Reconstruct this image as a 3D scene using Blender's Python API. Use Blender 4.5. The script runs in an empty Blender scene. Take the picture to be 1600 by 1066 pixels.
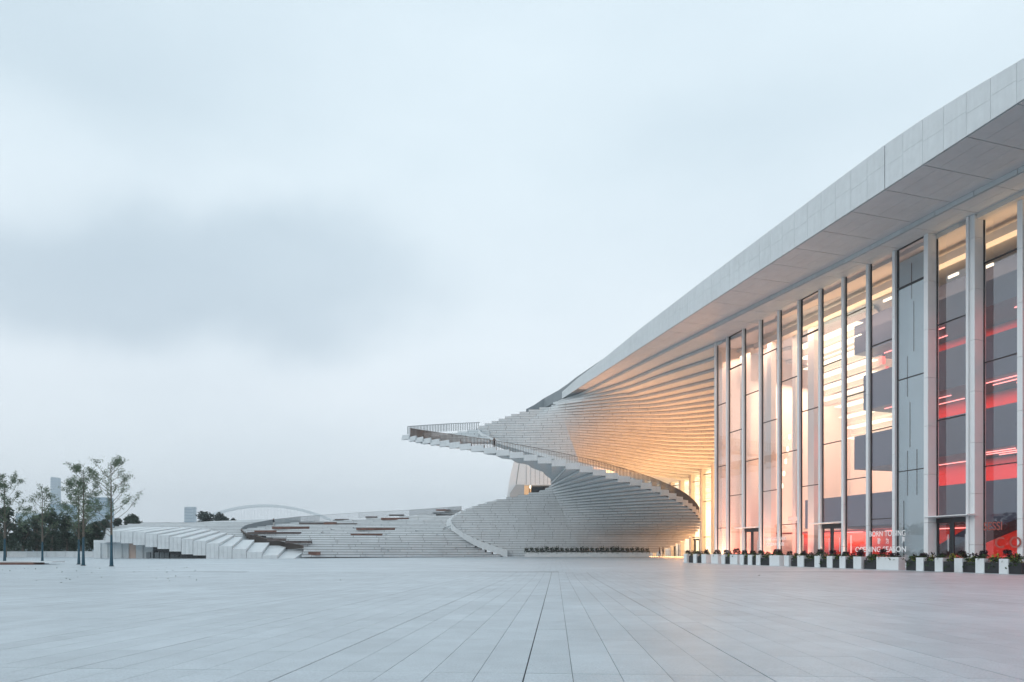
import bpy, math, random
from mathutils import Vector
random.seed(7)
R = math.radians
G = 1.4            # metres per drawing unit
F0 = 1067.0        # focal length in photograph pixels (24 mm lens)
EYE = 0.85
HZ = 865.5
sc = bpy.context.scene

# ------------------------------------------------------------------ camera, sky, sun, exposure
cd = bpy.data.cameras.new('camera'); cam = bpy.data.objects.new('camera', cd)
sc.collection.objects.link(cam); sc.camera = cam
cam.location = (0, 0, EYE * G); cam.rotation_euler = (R(90), 0, 0)
cd.lens = 24; cd.sensor_width = 36; cd.shift_y = 0.2078; cd.clip_start = 0.1; cd.clip_end = 9000

SUN_EL, SUN_AZ = 28, -125      # soft light from the upper left, behind the camera
w = bpy.data.worlds.new('World'); sc.world = w; w.use_nodes = True
nt = w.node_tree; nt.nodes.clear()
def N(t, **k):
    n = nt.nodes.new(t)
    for a, b in k.items(): setattr(n, a, b)
    return n
L = nt.links.new
out = N('ShaderNodeOutputWorld'); bg = N('ShaderNodeBackground')
sky = N('ShaderNodeTexSky', sky_type='NISHITA'); sky.sun_disc = False
sky.sun_elevation = R(SUN_EL); sky.sun_rotation = R(SUN_AZ); sky.air_density = 1.5; sky.dust_density = 3
geo = N('ShaderNodeTexCoord')
sep = N('ShaderNodeSeparateXYZ'); L(geo.outputs['Generated'], sep.inputs[0])
ramp = N('ShaderNodeValToRGB')
L(sep.outputs['Z'], ramp.inputs[0])
ramp.color_ramp.elements[0].position = 0.0; ramp.color_ramp.elements[0].color = (5.75, 6.4, 6.95, 1)
ramp.color_ramp.elements[1].position = 0.85; ramp.color_ramp.elements[1].color = (4.75, 5.65, 6.25, 1)
e = ramp.color_ramp.elements.new(0.10); e.color = (5.9, 6.5, 6.95, 1)
e = ramp.color_ramp.elements.new(0.22); e.color = (5.85, 6.4, 6.85, 1)
e = ramp.color_ramp.elements.new(0.5); e.color = (5.2, 6.0, 6.5, 1)
# soft large cloud forms, everywhere
mp = N('ShaderNodeMapping'); mp.inputs['Scale'].default_value = (1.0, 1.0, 2.6); mp.inputs['Location'].default_value = (2.3, 0.4, 1.7)
L(geo.outputs['Generated'], mp.inputs[0])
no = N('ShaderNodeTexNoise'); no.inputs['Scale'].default_value = 1.7; no.inputs['Detail'].default_value = 5; no.inputs['Roughness'].default_value = 0.5
L(mp.outputs[0], no.inputs['Vector'])
cr = N('ShaderNodeMapRange'); cr.inputs[1].default_value = 0.35; cr.inputs[2].default_value = 0.7
cr.inputs[3].default_value = 1.03; cr.inputs[4].default_value = 0.90
L(no.outputs['Fac'], cr.inputs[0])
# one long grey cloud low in the west
def cloud(az, el, sx, sz, amt, soft, warp=0.22, seed=0.0):
    d = Vector((math.sin(R(az)) * math.cos(R(el)), math.cos(R(az)) * math.cos(R(el)), math.sin(R(el))))
    m = N('ShaderNodeMapping'); m.vector_type = 'POINT'
    sub = N('ShaderNodeVectorMath', operation='SUBTRACT'); sub.inputs[1].default_value = d
    n2 = N('ShaderNodeTexNoise'); n2.inputs['Scale'].default_value = 3.2; n2.inputs['Detail'].default_value = 5
    off = N('ShaderNodeVectorMath', operation='ADD'); off.inputs[1].default_value = (seed, seed, seed)
    L(geo.outputs['Generated'], off.inputs[0]); L(off.outputs[0], n2.inputs['Vector'])
    wv = N('ShaderNodeVectorMath', operation='MULTIPLY_ADD'); wv.inputs[1].default_value = (warp, warp, warp * .6)
    L(n2.outputs['Color'], wv.inputs[0]); L(geo.outputs['Generated'], wv.inputs[2])
    cen = N('ShaderNodeVectorMath', operation='SUBTRACT'); cen.inputs[1].default_value = (warp * .5, warp * .5, warp * .3)
    L(wv.outputs[0], cen.inputs[0]); L(cen.outputs[0], sub.inputs[0])
    sc_ = N('ShaderNodeVectorMath', operation='MULTIPLY'); sc_.inputs[1].default_value = (1 / sx, 1 / sx, 1 / sz)
    L(sub.outputs[0], sc_.inputs[0])
    ln = N('ShaderNodeVectorMath', operation='LENGTH'); L(sc_.outputs[0], ln.inputs[0])
    mr = N('ShaderNodeMapRange', interpolation_type='SMOOTHERSTEP'); mr.inputs[1].default_value = soft; mr.inputs[2].default_value = 1.0
    mr.inputs[3].default_value = amt; mr.inputs[4].default_value = 1.0
    L(ln.outputs['Value'], mr.inputs[0]); return mr.outputs[0]
c1 = cloud(-25.5, 20.8, 0.45, 0.128, 0.77, 0.32, warp=.42)
c2 = cloud(-36, 33, 0.55, 0.13, 0.87, 0.1, seed=3.1)
c3 = cloud(24, 30, 0.40, 0.10, 0.955, 0.1, seed=5.2)
c4 = cloud(-34, 20, 0.45, 0.22, 0.93, 0.0, seed=8.2)
def mul(a, b):
    m = N('ShaderNodeMath', operation='MULTIPLY'); L(a, m.inputs[0]); L(b, m.inputs[1]); return m.outputs[0]
tot = mul(mul(mul(c1, c2), mul(c3, c4)), cr.outputs[0])
cmb = N('ShaderNodeCombineXYZ')
for i_, pw_ in enumerate((1.0, .82, .68)):          # thick cloud is a little bluer than thin
    m_ = N('ShaderNodeMath', operation='POWER'); m_.inputs[1].default_value = pw_; L(tot, m_.inputs[0]); L(m_.outputs[0], cmb.inputs[i_])
vm = N('ShaderNodeVectorMath', operation='MULTIPLY'); L(ramp.outputs[0], vm.inputs[0]); L(cmb.outputs[0], vm.inputs[1])
# thick cloud hides most of the clear sky behind it
mx = N('ShaderNodeMixRGB'); mx.inputs[0].default_value = 0.965
L(sky.outputs[0], mx.inputs[1]); L(vm.outputs[0], mx.inputs[2])
L(mx.outputs[0], bg.inputs[0]); bg.inputs[1].default_value = 0.118
L(bg.outputs[0], out.inputs[0])
sd = bpy.data.lights.new('sun', 'SUN'); sd.energy = 0.5; sd.angle = R(40); sd.color = (1.0, 0.98, 0.96)
so = bpy.data.objects.new('sun', sd); sc.collection.objects.link(so)
so.rotation_euler = (R(90 - SUN_EL), 0, R(-SUN_AZ + 180)) if False else (0, 0, 0)
_d = Vector((math.sin(R(SUN_AZ)) * math.cos(R(SUN_EL)), math.cos(R(SUN_AZ)) * math.cos(R(SUN_EL)), math.sin(R(SUN_EL))))
so.rotation_euler = _d.to_track_quat('Z', 'Y').to_euler()
sc.view_settings.view_transform = 'Standard'; sc.view_settings.look = 'None'
sc.view_settings.exposure = 0.46; sc.view_settings.gamma = 1; sc.view_settings.use_curve_mapping = False
sc.cycles.use_denoising = True
try: sc.cycles.denoiser = 'OPENIMAGEDENOISE'
except Exception: pass
sc.cycles.max_bounces = 8; sc.cycles.transparent_max_bounces = 12; sc.cycles.diffuse_bounces = 4
sc.cycles.volume_bounces = 0
sc.cycles.caustics_reflective = False; sc.cycles.caustics_refractive = False
sc.cycles.sample_clamp_indirect = 4

# ------------------------------------------------------------------ materials
MATS = {}
def mat(name, col, rough=0.6, noise=0.0, nscale=8.0, metal=0.0, bump=0.0, bscale=60.0, spec=0.5, rand=0.0, rnoise=0.0, streak=0.0):
    if name in MATS: return MATS[name]
    m = bpy.data.materials.new(name); m.use_nodes = True; t = m.node_tree; b = t.nodes['Principled BSDF']
    b.inputs['Roughness'].default_value = rough; b.inputs['Metallic'].default_value = metal
    b.inputs['Specular IOR Level'].default_value = spec
    tc = t.nodes.new('ShaderNodeTexCoord')
    hs = t.nodes.new('ShaderNodeHueSaturation'); hs.inputs['Color'].default_value = (*col, 1)
    t.links.new(hs.outputs[0], b.inputs['Base Color'])
    val = None
    def addv(o):
        nonlocal val
        if val is None: val = o
        else:
            q = t.nodes.new('ShaderNodeMath'); q.operation = 'MULTIPLY'; t.links.new(val, q.inputs[0]); t.links.new(o, q.inputs[1]); val = q.outputs[0]
    def ranged(o, lo, hi, a=0.3, c=0.7):
        q = t.nodes.new('ShaderNodeMapRange'); q.inputs[1].default_value = a; q.inputs[2].default_value = c
        q.inputs[3].default_value = lo; q.inputs[4].default_value = hi; t.links.new(o, q.inputs[0]); return q.outputs[0]
    if noise:
        n = t.nodes.new('ShaderNodeTexNoise'); n.inputs['Scale'].default_value = nscale; n.inputs['Detail'].default_value = 6; n.inputs['Roughness'].default_value = 0.65
        t.links.new(tc.outputs['Object'], n.inputs['Vector']); addv(ranged(n.outputs['Fac'], 1 - noise, 1 + noise))
        n = t.nodes.new('ShaderNodeTexNoise'); n.inputs['Scale'].default_value = nscale * 0.13; n.inputs['Detail'].default_value = 4
        t.links.new(tc.outputs['Object'], n.inputs['Vector']); addv(ranged(n.outputs['Fac'], 1 - noise * .7, 1 + noise * .7))
        if rnoise: t.links.new(ranged(n.outputs['Fac'], rough - rnoise, rough + rnoise), b.inputs['Roughness'])
    if streak:
        ma = t.nodes.new('ShaderNodeMapping'); ma.inputs['Scale'].default_value = (1.6, 1.6, .12); t.links.new(tc.outputs['Object'], ma.inputs[0])
        n = t.nodes.new('ShaderNodeTexNoise'); n.inputs['Scale'].default_value = 2.0; n.inputs['Detail'].default_value = 5
        t.links.new(ma.outputs[0], n.inputs['Vector']); addv(ranged(n.outputs['Fac'], 1 - streak, 1 + streak * .4))
    if rand:
        oi = t.nodes.new('ShaderNodeNewGeometry'); addv(ranged(oi.outputs['Random Per Island'], 1 - rand, 1 + rand, 0, 1))
    if val is not None: t.links.new(val, hs.inputs['Value'])
    if bump:
        n = t.nodes.new('ShaderNodeTexNoise'); n.inputs['Scale'].default_value = bscale; n.inputs['Detail'].default_value = 4
        t.links.new(tc.outputs['Object'], n.inputs['Vector'])
        bu = t.nodes.new('ShaderNodeBump'); bu.inputs['Strength'].default_value = bump; bu.inputs['Distance'].default_value = 0.02
        t.links.new(n.outputs['Fac'], bu.inputs['Height']); t.links.new(bu.outputs[0], b.inputs['Normal'])
    MATS[name] = m; return m
stone = mat('white_stone', (0.65, 0.685, 0.70), .62, noise=.045, nscale=1.6, bump=.12, rand=.035, streak=.05)
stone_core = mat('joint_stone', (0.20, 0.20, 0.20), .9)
soffit = mat('soffit_stone', (0.67, 0.69, 0.70), .6, noise=.05, nscale=1.2, rand=.045)
terrace = mat('terrace_stone', (0.64, 0.67, 0.685), .6, noise=.06, nscale=1.2, rand=.05)
fin = mat('white_cladding', (0.80, 0.82, 0.83), .42, noise=.03, nscale=.8)
dark = mat('black_metal', (0.025, 0.03, 0.035), .4, noise=.1)
slatm = mat('bronze_metal', (0.17, 0.145, 0.13), .38, noise=.1, metal=.35)
coping = mat('grey_metal', (0.24, 0.27, 0.29), .5, noise=.08)
wood = mat('bench_wood', (0.16, 0.082, 0.062), .6, noise=.25, nscale=2, rand=.25)
woodd = mat('grey_bench_wood', (0.11, 0.09, 0.085), .6, noise=.25, nscale=2, rand=.2)
soil = mat('soil', (0.04, 0.03, 0.025), .95, noise=.3)
planterw = mat('white_planter', (0.74, 0.77, 0.78), .4, noise=.04, nscale=2)
planterb = mat('black_planter', (0.02, 0.022, 0.025), .45, noise=.15)
slate = mat('slate_panel', (0.07, 0.075, 0.13), .5, noise=.08, nscale=.7)
cream = mat('cream_wall', (0.74, 0.68, 0.62), .6, noise=.03, nscale=.7)
redm = mat('red_wall', (0.52, 0.045, 0.03), .5, noise=.06, nscale=.7)
bluew = mat('pale_blue_wall', (0.52, 0.64, 0.68), .5, noise=.04, nscale=.6)
floorm = mat('lobby_floor', (0.34, 0.26, 0.22), .25, noise=.05)
bark = mat('bark', (0.13, 0.11, 0.09), .85, noise=.3, nscale=6)
teal = mat('blue_trunk_paint', (0.018, 0.075, 0.11), .6, noise=.2, nscale=5)
skin = mat('skin', (0.42, 0.26, 0.19), .6)
clothd = mat('dark_clothes', (0.025, 0.03, 0.04), .85)
clothl = mat('pale_clothes', (0.45, 0.44, 0.43), .85)
hairm = mat('hair', (0.015, 0.012, 0.01), .7)
boxm = mat('black_box', (0.03, 0.035, 0.04), .5)

slit_shade = mat('shade_strip', (0.19, 0.20, 0.21), .9)  # dark colour painting in the shade of the course slits and joints
def leafmat(name, col, rand=.35):
    m = bpy.data.materials.new(name); m.use_nodes = True; t = m.node_tree; b = t.nodes['Principled BSDF']
    b.inputs['Roughness'].default_value = .55
    g = t.nodes.new('ShaderNodeNewGeometry'); hs = t.nodes.new('ShaderNodeHueSaturation'); hs.inputs['Color'].default_value = (*col, 1)
    q = t.nodes.new('ShaderNodeMapRange'); q.inputs[3].default_value = 1 - rand; q.inputs[4].default_value = 1 + rand * 1.5
    t.links.new(g.outputs['Random Per Island'], q.inputs[0]); t.links.new(q.outputs[0], hs.inputs['Value'])
    q2 = t.nodes.new('ShaderNodeMapRange'); q2.inputs[3].default_value = .46; q2.inputs[4].default_value = .53
    t.links.new(g.outputs['Random Per Island'], q2.inputs[0]); t.links.new(q2.outputs[0], hs.inputs['Hue'])
    t.links.new(hs.outputs[0], b.inputs['Base Color'])
    tr = t.nodes.new('ShaderNodeBsdfTranslucent'); t.links.new(hs.outputs[0], tr.inputs[0])
    mxs = t.nodes.new('ShaderNodeMixShader'); mxs.inputs[0].default_value = .25
    t.links.new(b.outputs[0], mxs.inputs[1]); t.links.new(tr.outputs[0], mxs.inputs[2]); t.links.new(mxs.outputs[0], t.nodes['Material Output'].inputs[0])
    return m
leaf_young = leafmat('young_leaf', (0.11, 0.155, 0.095))
leaf_dark = leafmat('dark_leaf', (0.03, 0.056, 0.036))
leaf_plant = leafmat('planter_leaf', (0.045, 0.09, 0.03))
leaf_yellow = leafmat('yellow_leaf', (0.28, 0.30, 0.04))
leaf_purple = leafmat('purple_leaf', (0.02, 0.014, 0.02))
leaf_far = leafmat('far_leaf', (0.03, 0.05, 0.045))

def emit(name, col, s):
    m = bpy.data.materials.new(name); m.use_nodes = True; t = m.node_tree; t.nodes.remove(t.nodes['Principled BSDF'])
    e_ = t.nodes.new('ShaderNodeEmission'); e_.inputs[0].default_value = (*col, 1); e_.inputs[1].default_value = s
    t.links.new(e_.outputs[0], t.nodes['Material Output'].inputs[0]); return m
lamp_warm = emit('warm_light_strip', (1.0, .80, .55), 2.0)
lamp_soft = emit('soft_light_strip', (1.0, .74, .45), 1.5)
lamp_red = emit('red_light_strip', (1.0, .25, .22), 2.4)
lamp_dot = emit('lamp_bulb', (1.0, .85, .6), 3.0)

def glassmat(name, tint, refl):
    m = bpy.data.materials.new(name); m.use_nodes = True; t = m.node_tree; t.nodes.remove(t.nodes['Principled BSDF'])
    tr = t.nodes.new('ShaderNodeBsdfTransparent'); tr.inputs[0].default_value = (*tint, 1)
    gl = t.nodes.new('ShaderNodeBsdfGlossy'); gl.inputs['Roughness'].default_value = 0.015; gl.inputs[0].default_value = (.9, .95, 1, 1)
    ge = t.nodes.new('ShaderNodeNewGeometry'); dt = t.nodes.new('ShaderNodeVectorMath'); dt.operation = 'DOT_PRODUCT'
    t.links.new(ge.outputs['Incoming'], dt.inputs[0]); t.links.new(ge.outputs['True Normal'], dt.inputs[1])
    ab = t.nodes.new('ShaderNodeMath'); ab.operation = 'ABSOLUTE'; t.links.new(dt.outputs['Value'], ab.inputs[0])
    iv = t.nodes.new('ShaderNodeMath'); iv.operation = 'SUBTRACT'; iv.inputs[0].default_value = 1; iv.use_clamp = True; t.links.new(ab.outputs[0], iv.inputs[1])
    pw = t.nodes.new('ShaderNodeMath'); pw.operation = 'POWER'; pw.inputs[1].default_value = 4; t.links.new(iv.outputs[0], pw.inputs[0])
    ad = t.nodes.new('ShaderNodeMath'); ad.operation = 'MULTIPLY_ADD'; ad.inputs[1].default_value = .85; ad.inputs[2].default_value = refl + .06; ad.use_clamp = True
    t.links.new(pw.outputs[0], ad.inputs[0])
    mxs = t.nodes.new('ShaderNodeMixShader'); t.links.new(ad.outputs[0], mxs.inputs[0])
    t.links.new(tr.outputs[0], mxs.inputs[1]); t.links.new(gl.outputs[0], mxs.inputs[2]); t.links.new(mxs.outputs[0], t.nodes['Material Output'].inputs[0])
    return m
glass = glassmat('glass', (.88, .90, .92), .13)
glass_dark = glassmat('dark_glass', (.25, .3, .33), .08)

def groundmat(name, base, joints):
    m = bpy.data.materials.new(name); m.use_nodes = True; t = m.node_tree; b = t.nodes['Principled BSDF']
    tc = t.nodes.new('ShaderNodeTexCoord'); oi = t.nodes.new('ShaderNodeObjectInfo'); g = t.nodes.new('ShaderNodeNewGeometry')
    vals = []
    for s_, a_ in ((0.05, .10), (0.35, .09), (2.2, .06), (55, .16)):
        n = t.nodes.new('ShaderNodeTexNoise'); n.inputs['Scale'].default_value = s_; n.inputs['Detail'].default_value = 5
        t.links.new(g.outputs['Position'], n.inputs['Vector'])
        q = t.nodes.new('ShaderNodeMapRange'); q.inputs[1].default_value = .3; q.inputs[2].default_value = .7
        q.inputs[3].default_value = 1 - a_; q.inputs[4].default_value = 1 + a_; t.links.new(n.outputs['Fac'], q.inputs[0]); vals.append(q.outputs[0])
    q = t.nodes.new('ShaderNodeMapRange'); q.inputs[3].default_value = .94; q.inputs[4].default_value = 1.05
    t.links.new(g.outputs['Random Per Island'] if joints == 'island' else oi.outputs['Random'], q.inputs[0]); vals.append(q.outputs[0])
    if joints == 'lines':
        mp_ = t.nodes.new('ShaderNodeMapping'); mp_.inputs['Rotation'].default_value = (0, 0, R(90 + 3.70)); t.links.new(g.outputs['Position'], mp_.inputs[0])
        br = t.nodes.new('ShaderNodeTexBrick'); br.inputs['Scale'].default_value = 1.0; br.inputs['Brick Width'].default_value = 1.4; br.inputs['Row Height'].default_value = .4816
        br.inputs['Mortar Size'].default_value = .006; br.offset = .5
        br.inputs['Color1'].default_value = (.97, .97, .97, 1); br.inputs['Color2'].default_value = (1.03, 1.03, 1.03, 1); br.inputs['Mortar'].default_value = (.6, .6, .6, 1)
        t.links.new(mp_.outputs[0], br.inputs['Vector'])
        bw = t.nodes.new('ShaderNodeRGBToBW'); t.links.new(br.outputs['Color'], bw.inputs[0]); vals.append(bw.outputs[0])
    v = vals[0]
    for o_ in vals[1:]:
        q = t.nodes.new('ShaderNodeMath'); q.operation = 'MULTIPLY'; t.links.new(v, q.inputs[0]); t.links.new(o_, q.inputs[1]); v = q.outputs[0]
    hs = t.nodes.new('ShaderNodeHueSaturation'); hs.inputs['Color'].default_value = (*base, 1); t.links.new(v, hs.inputs['Value']); t.links.new(hs.outputs[0], b.inputs['Base Color'])
    b.inputs['Roughness'].default_value = .42; b.inputs['Specular IOR Level'].default_value = .55
    n = t.nodes.new('ShaderNodeTexNoise'); n.inputs['Scale'].default_value = 9; n.inputs['Detail'].default_value = 8; t.links.new(g.outputs['Position'], n.inputs['Vector'])
    bu = t.nodes.new('ShaderNodeBump'); bu.inputs['Strength'].default_value = .25; bu.inputs['Distance'].default_value = .01; t.links.new(n.outputs['Fac'], bu.inputs['Height']); t.links.new(bu.outputs[0], b.inputs['Normal'])
    return m
PAVE = (0.475, 0.53, 0.565)
pave_obj = groundmat('granite_slab', PAVE, 'object')
pave_isl = groundmat('granite_slabs_far', PAVE, 'island')
pave_far = groundmat('granite_plaza', PAVE, 'lines')
grout = mat('grout', (0.09, 0.095, 0.10), .95)
grassm = mat('far_land', (0.20, 0.22, 0.22), .9, noise=.3, nscale=.05)

# ------------------------------------------------------------------ helpers
C = sc.collection
def link(name, verts, faces, m, parent=None, smooth=False):
    me = bpy.data.meshes.new(name); me.from_pydata([(x * G, y * G, z * G) for x, y, z in verts], [], faces)
    me.materials.append(m)
    if smooth: me.shade_smooth()
    me.update(); o = bpy.data.objects.new(name, me); C.objects.link(o)
    if parent is not None: o.parent = parent
    return o
class MB:
    def __init__(s): s.v = []; s.f = []
    def quad(s, a, b, c, d):
        i = len(s.v); s.v += [a, b, c, d]; s.f.append((i, i + 1, i + 2, i + 3)); return s
    def hexa(s, p):            # p: 4 bottom, 4 top
        i = len(s.v); s.v += [tuple(q) for q in p]
        for f in ((0, 3, 2, 1), (4, 5, 6, 7), (0, 1, 5, 4), (1, 2, 6, 5), (2, 3, 7, 6), (3, 0, 4, 7)): s.f.append(tuple(i + k for k in f))
        return s
    def box(s, x0, x1, y0, y1, z0, z1):
        return s.hexa([(x0, y0, z0), (x1, y0, z0), (x1, y1, z0), (x0, y1, z0), (x0, y0, z1), (x1, y0, z1), (x1, y1, z1), (x0, y1, z1)])
    def rbox(s, c, d, n, l, w_, z0, z1):      # centre (x,y), unit d along, unit n across, length, width
        pts = []
        for a, b in ((-.5, -.5), (.5, -.5), (.5, .5), (-.5, .5)):
            pts.append((c[0] + d[0] * l * a + n[0] * w_ * b, c[1] + d[1] * l * a + n[1] * w_ * b))
        return s.hexa([(x, y, z0) for x, y in pts] + [(x, y, z1) for x, y in pts])
    def prism(s, poly, z0, z1):
        i = len(s.v); n = len(poly)
        s.v += [(x, y, z0) for x, y in poly] + [(x, y, z1) for x, y in poly]
        s.f.append(tuple(i + k for k in range(n))[::-1]); s.f.append(tuple(i + n + k for k in range(n)))
        for k in range(n): s.f.append((i + k, i + (k + 1) % n, i + n + (k + 1) % n, i + n + k))
        return s
    def strip(s, fr, bk, z0, z1, ends=True):     # ribbon solid between two equal-length polylines
        n = len(fr); i = len(s.v)
        for k in range(n): s.v += [(*fr[k], z0), (*fr[k], z1), (*bk[k], z1), (*bk[k], z0)]
        for k in range(n - 1):
            p = i + 4 * k; q = p + 4
            for u in range(4): v = (u + 1) % 4; s.f.append((p + u, q + u, q + v, p + v))
        if ends: s.f += [(i, i + 1, i + 2, i + 3), (i + 4 * n - 4, i + 4 * n - 1, i + 4 * n - 2, i + 4 * n - 3)]
        return s
    def tube(s, pts, rad, seg=6):
        rings = []
        for k, p in enumerate(pts):
            p = Vector(p); a = Vector(pts[max(k - 1, 0)]); b = Vector(pts[min(k + 1, len(pts) - 1)])
            d = (b - a).normalized() if (b - a).length > 1e-6 else Vector((0, 0, 1))
            u = d.orthogonal().normalized(); v = d.cross(u); r = rad[k] if isinstance(rad, (list, tuple)) else rad
            i = len(s.v)
            for q in range(seg):
                t_ = 2 * math.pi * q / seg; s.v.append(tuple(p + (u * math.cos(t_) + v * math.sin(t_)) * r))
            rings.append(i)
        for a, b in zip(rings, rings[1:]):
            for q in range(seg): s.f.append((a + q, a + (q + 1) % seg, b + (q + 1) % seg, b + q))
        s.f.append(tuple(rings[0] + q for q in range(seg))[::-1]); s.f.append(tuple(rings[-1] + q for q in range(seg)))
        return s
    def leaf(s, c, r, el=1.6):
        u = Vector((random.gauss(0, 1), random.gauss(0, 1), random.gauss(0, 1))).normalized(); v = u.orthogonal().normalized()
        v.rotate(__import__('mathutils').Quaternion(u, random.random() * 6.28)); w_ = u.cross(v); c = Vector(c)
        i = len(s.v); s.v += [tuple(c - v * r * el), tuple(c + w_ * r * .7), tuple(c + v * r * el), tuple(c - w_ * r * .7)]; s.f.append((i, i + 1, i + 2, i + 3))
    def build(s, name, m, parent=None, smooth=False): return link(name, s.v, s.f, m, parent, smooth)
def thing(name, label, cat, loc=(0, 0, 0), group=None, rz=0):
    o = bpy.data.objects.new(name, None); C.objects.link(o); o.location = Vector(loc) * G; o.rotation_euler = (0, 0, rz)
    o['label'] = label; o['category'] = cat
    if group: o['group'] = group
    return o
def tag(o, label, cat, group=None):
    o['label'] = label; o['category'] = cat
    if group: o['group'] = group
    return o
def struct(o): o['kind'] = 'structure'; return o
def stuff(o): o['kind'] = 'stuff'; return o
def dup(root, loc=None, rz=None, label=None, group=None):
    r = root.copy(); C.objects.link(r)
    if loc is not None: r.location = Vector(loc) * G
    if rz is not None: r.rotation_euler = (0, 0, rz)
    if label: r['label'] = label
    if group: r['group'] = group
    for ch in list(root.children):
        c = ch.copy(); C.objects.link(c); c.parent = r
        for g_ in ch.children:
            d = g_.copy(); C.objects.link(d); d.parent = c
    return r
def gz(Y):                                   # the plaza falls away from the camera, then rises to the building
    if Y < 0: return 0
    if Y < 28: return -.0042 * Y
    if Y < 88: return -.1176 + .00996 * (Y - 28)
    return .48
def PX(px, Y): return (px - 800) / F0 * Y
def PZ(py, Y): return EYE + (HZ - py) * Y / F0
def P(px, py, Y): return (PX(px, Y), Y, PZ(py, Y))
def YZ(py, z): return (z - EYE) * F0 / (HZ - py)
def lerp(tab, x):
    if x <= tab[0][0]: return tab[0][1]
    for (a, b), (c, d) in zip(tab, tab[1:]):
        if x <= c: return b + (d - b) * (x - a) / (c - a)
    return tab[-1][1]
def catmull(pts, n=5):
    o = []
    q = [pts[0]] + list(pts) + [pts[-1]]
    for i in range(1, len(q) - 2):
        p0, p1, p2, p3 = q[i - 1], q[i], q[i + 1], q[i + 2]
        for k in range(n):
            t = k / n
            o.append(tuple(.5 * ((2 * p1[j]) + (-p0[j] + p2[j]) * t + (2 * p0[j] - 5 * p1[j] + 4 * p2[j] - p3[j]) * t * t + (-p0[j] + 3 * p1[j] - 3 * p2[j] + p3[j]) * t ** 3) for j in range(2)))
    o.append(tuple(pts[-1])); return o
def cut(poly, s0, s1):                       # piece of a polyline between arc lengths
    o = []; acc = 0
    for a, b in zip(poly, poly[1:]):
        l = math.hypot(b[0] - a[0], b[1] - a[1])
        if l < 1e-9: continue
        for s_ in (s0, s1):
            pass
        if acc + l >= s0 and not o: t = max(0, (s0 - acc) / l); o.append((a[0] + (b[0] - a[0]) * t, a[1] + (b[1] - a[1]) * t))
        if o and acc + l <= s1: o.append(b)
        elif o: t = (s1 - acc) / l; o.append((a[0] + (b[0] - a[0]) * t, a[1] + (b[1] - a[1]) * t)); break
        acc += l
    return o
def plen(poly): return sum(math.hypot(b[0] - a[0], b[1] - a[1]) for a, b in zip(poly, poly[1:]))
def off(poly, v, k): return [(x + v[0] * k, y + v[1] * k) for x, y in poly]
def noff(poly, k):                           # offset a polyline to its left-hand (inner) side
    o = []
    for i in range(len(poly)):
        a = poly[max(i - 1, 0)]; b = poly[min(i + 1, len(poly) - 1)]; dx, dy = b[0] - a[0], b[1] - a[1]; l = math.hypot(dx, dy) or 1
        o.append((poly[i][0] - dy / l * k, poly[i][1] + dx / l * k))
    return o
def course(name, front, z0, z1, back, parent, m=stone, pl=2.3, tail=None, gap=.035, lip=.045, face=.12):
    """one stair course: core, dark strip standing in for slit shade, proud facing panels, a slit left above each panel"""
    L_ = plen(front); s_ = random.random() * pl * .9
    full = front + (tail or [])
    mb = MB(); cf = noff(full, face); cb = off(full, back, 1)
    mb.strip(cf, cb, z0, z1 - .004)
    o = mb.build(name, m, parent)
    MB().strip(noff(front, face * .5), noff(front, face * .5 + .03), z0 + .008, z1 - .008).build('shade_strip', slit_shade, o)
    mb = MB(); marks = [0]
    while s_ < L_:
        if s_ > .5: marks.append(s_)
        s_ += pl
    if L_ - marks[-1] < .5 and len(marks) > 1: marks.pop()
    marks.append(L_)
    for a, b in zip(marks, marks[1:]):
        c_ = cut(front, a + gap / 2, b - gap / 2)
        if len(c_) > 1: mb.strip(c_, noff(c_, face * .5 - .004), z0, z1 - lip)
    mb.build('facing_panel', m, o)
    return o

# ------------------------------------------------------------------ ground
base = MB()
ys = [-1500, -60, 0, 28, 88, 130, 1600]
for a, b in zip(ys, ys[1:]): base.quad((-1500, a, gz(a) - .02), (1500, a, gz(a) - .02), (1500, b, gz(b) - .02), (-1500, b, gz(b) - .02))
g0 = struct(base.build('ground', grassm))
pz = MB()
for a, b in ((-40, 0), (0, 28), (28, 88), (88, 140)):
    pz.quad((-75, a, gz(a) - .010), (70, a, gz(a) - .010), (70, b, gz(b) - .010), (-75, b, gz(b) - .010))
plaza = struct(pz.build('plaza_bed', grout))
pz = MB()
for a, b in ((34.5, 60), (60, 88), (88, 140)):
    pz.quad((-75, a, gz(a) - .004), (70, a, gz(a) - .004), (70, b, gz(b) - .004), (-75, b, gz(b) - .004))
pz.quad((-75, 34.5, gz(34.5) - .004), (-26.5, 34.5, gz(34.5) - .004), (-26.5, 28, gz(28) - .004), (-75, 28, gz(28) - .004))
pz.quad((-75, 28, gz(28) - .004), (-26.5, 28, gz(28) - .004), (-26.5, -40, 0 - .004), (-75, -40, 0 - .004))
pz.quad((27.5, 34.5, gz(34.5) - .004), (70, 34.5, gz(34.5) - .004), (70, 28, gz(28) - .004), (27.5, 28, gz(28) - .004))
pz.quad((27.5, 28, gz(28) - .004), (70, 28, gz(28) - .004), (70, -40, 0 - .004), (27.5, -40, 0 - .004))
pz.quad((-26.5, -40, -.004), (27.5, -40, -.004), (27.5, 1.9, -.012), (-26.5, 1.9, -.012))
struct(pz.build('plaza', pave_far))
PW, PL_ = .344, 1.0
ang = math.atan(69 / F0); dv = (math.sin(ang), math.cos(ang)); nv = (math.cos(ang), -math.sin(ang))
O_ = (PX(812, 4.25), 4.25)
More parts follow.
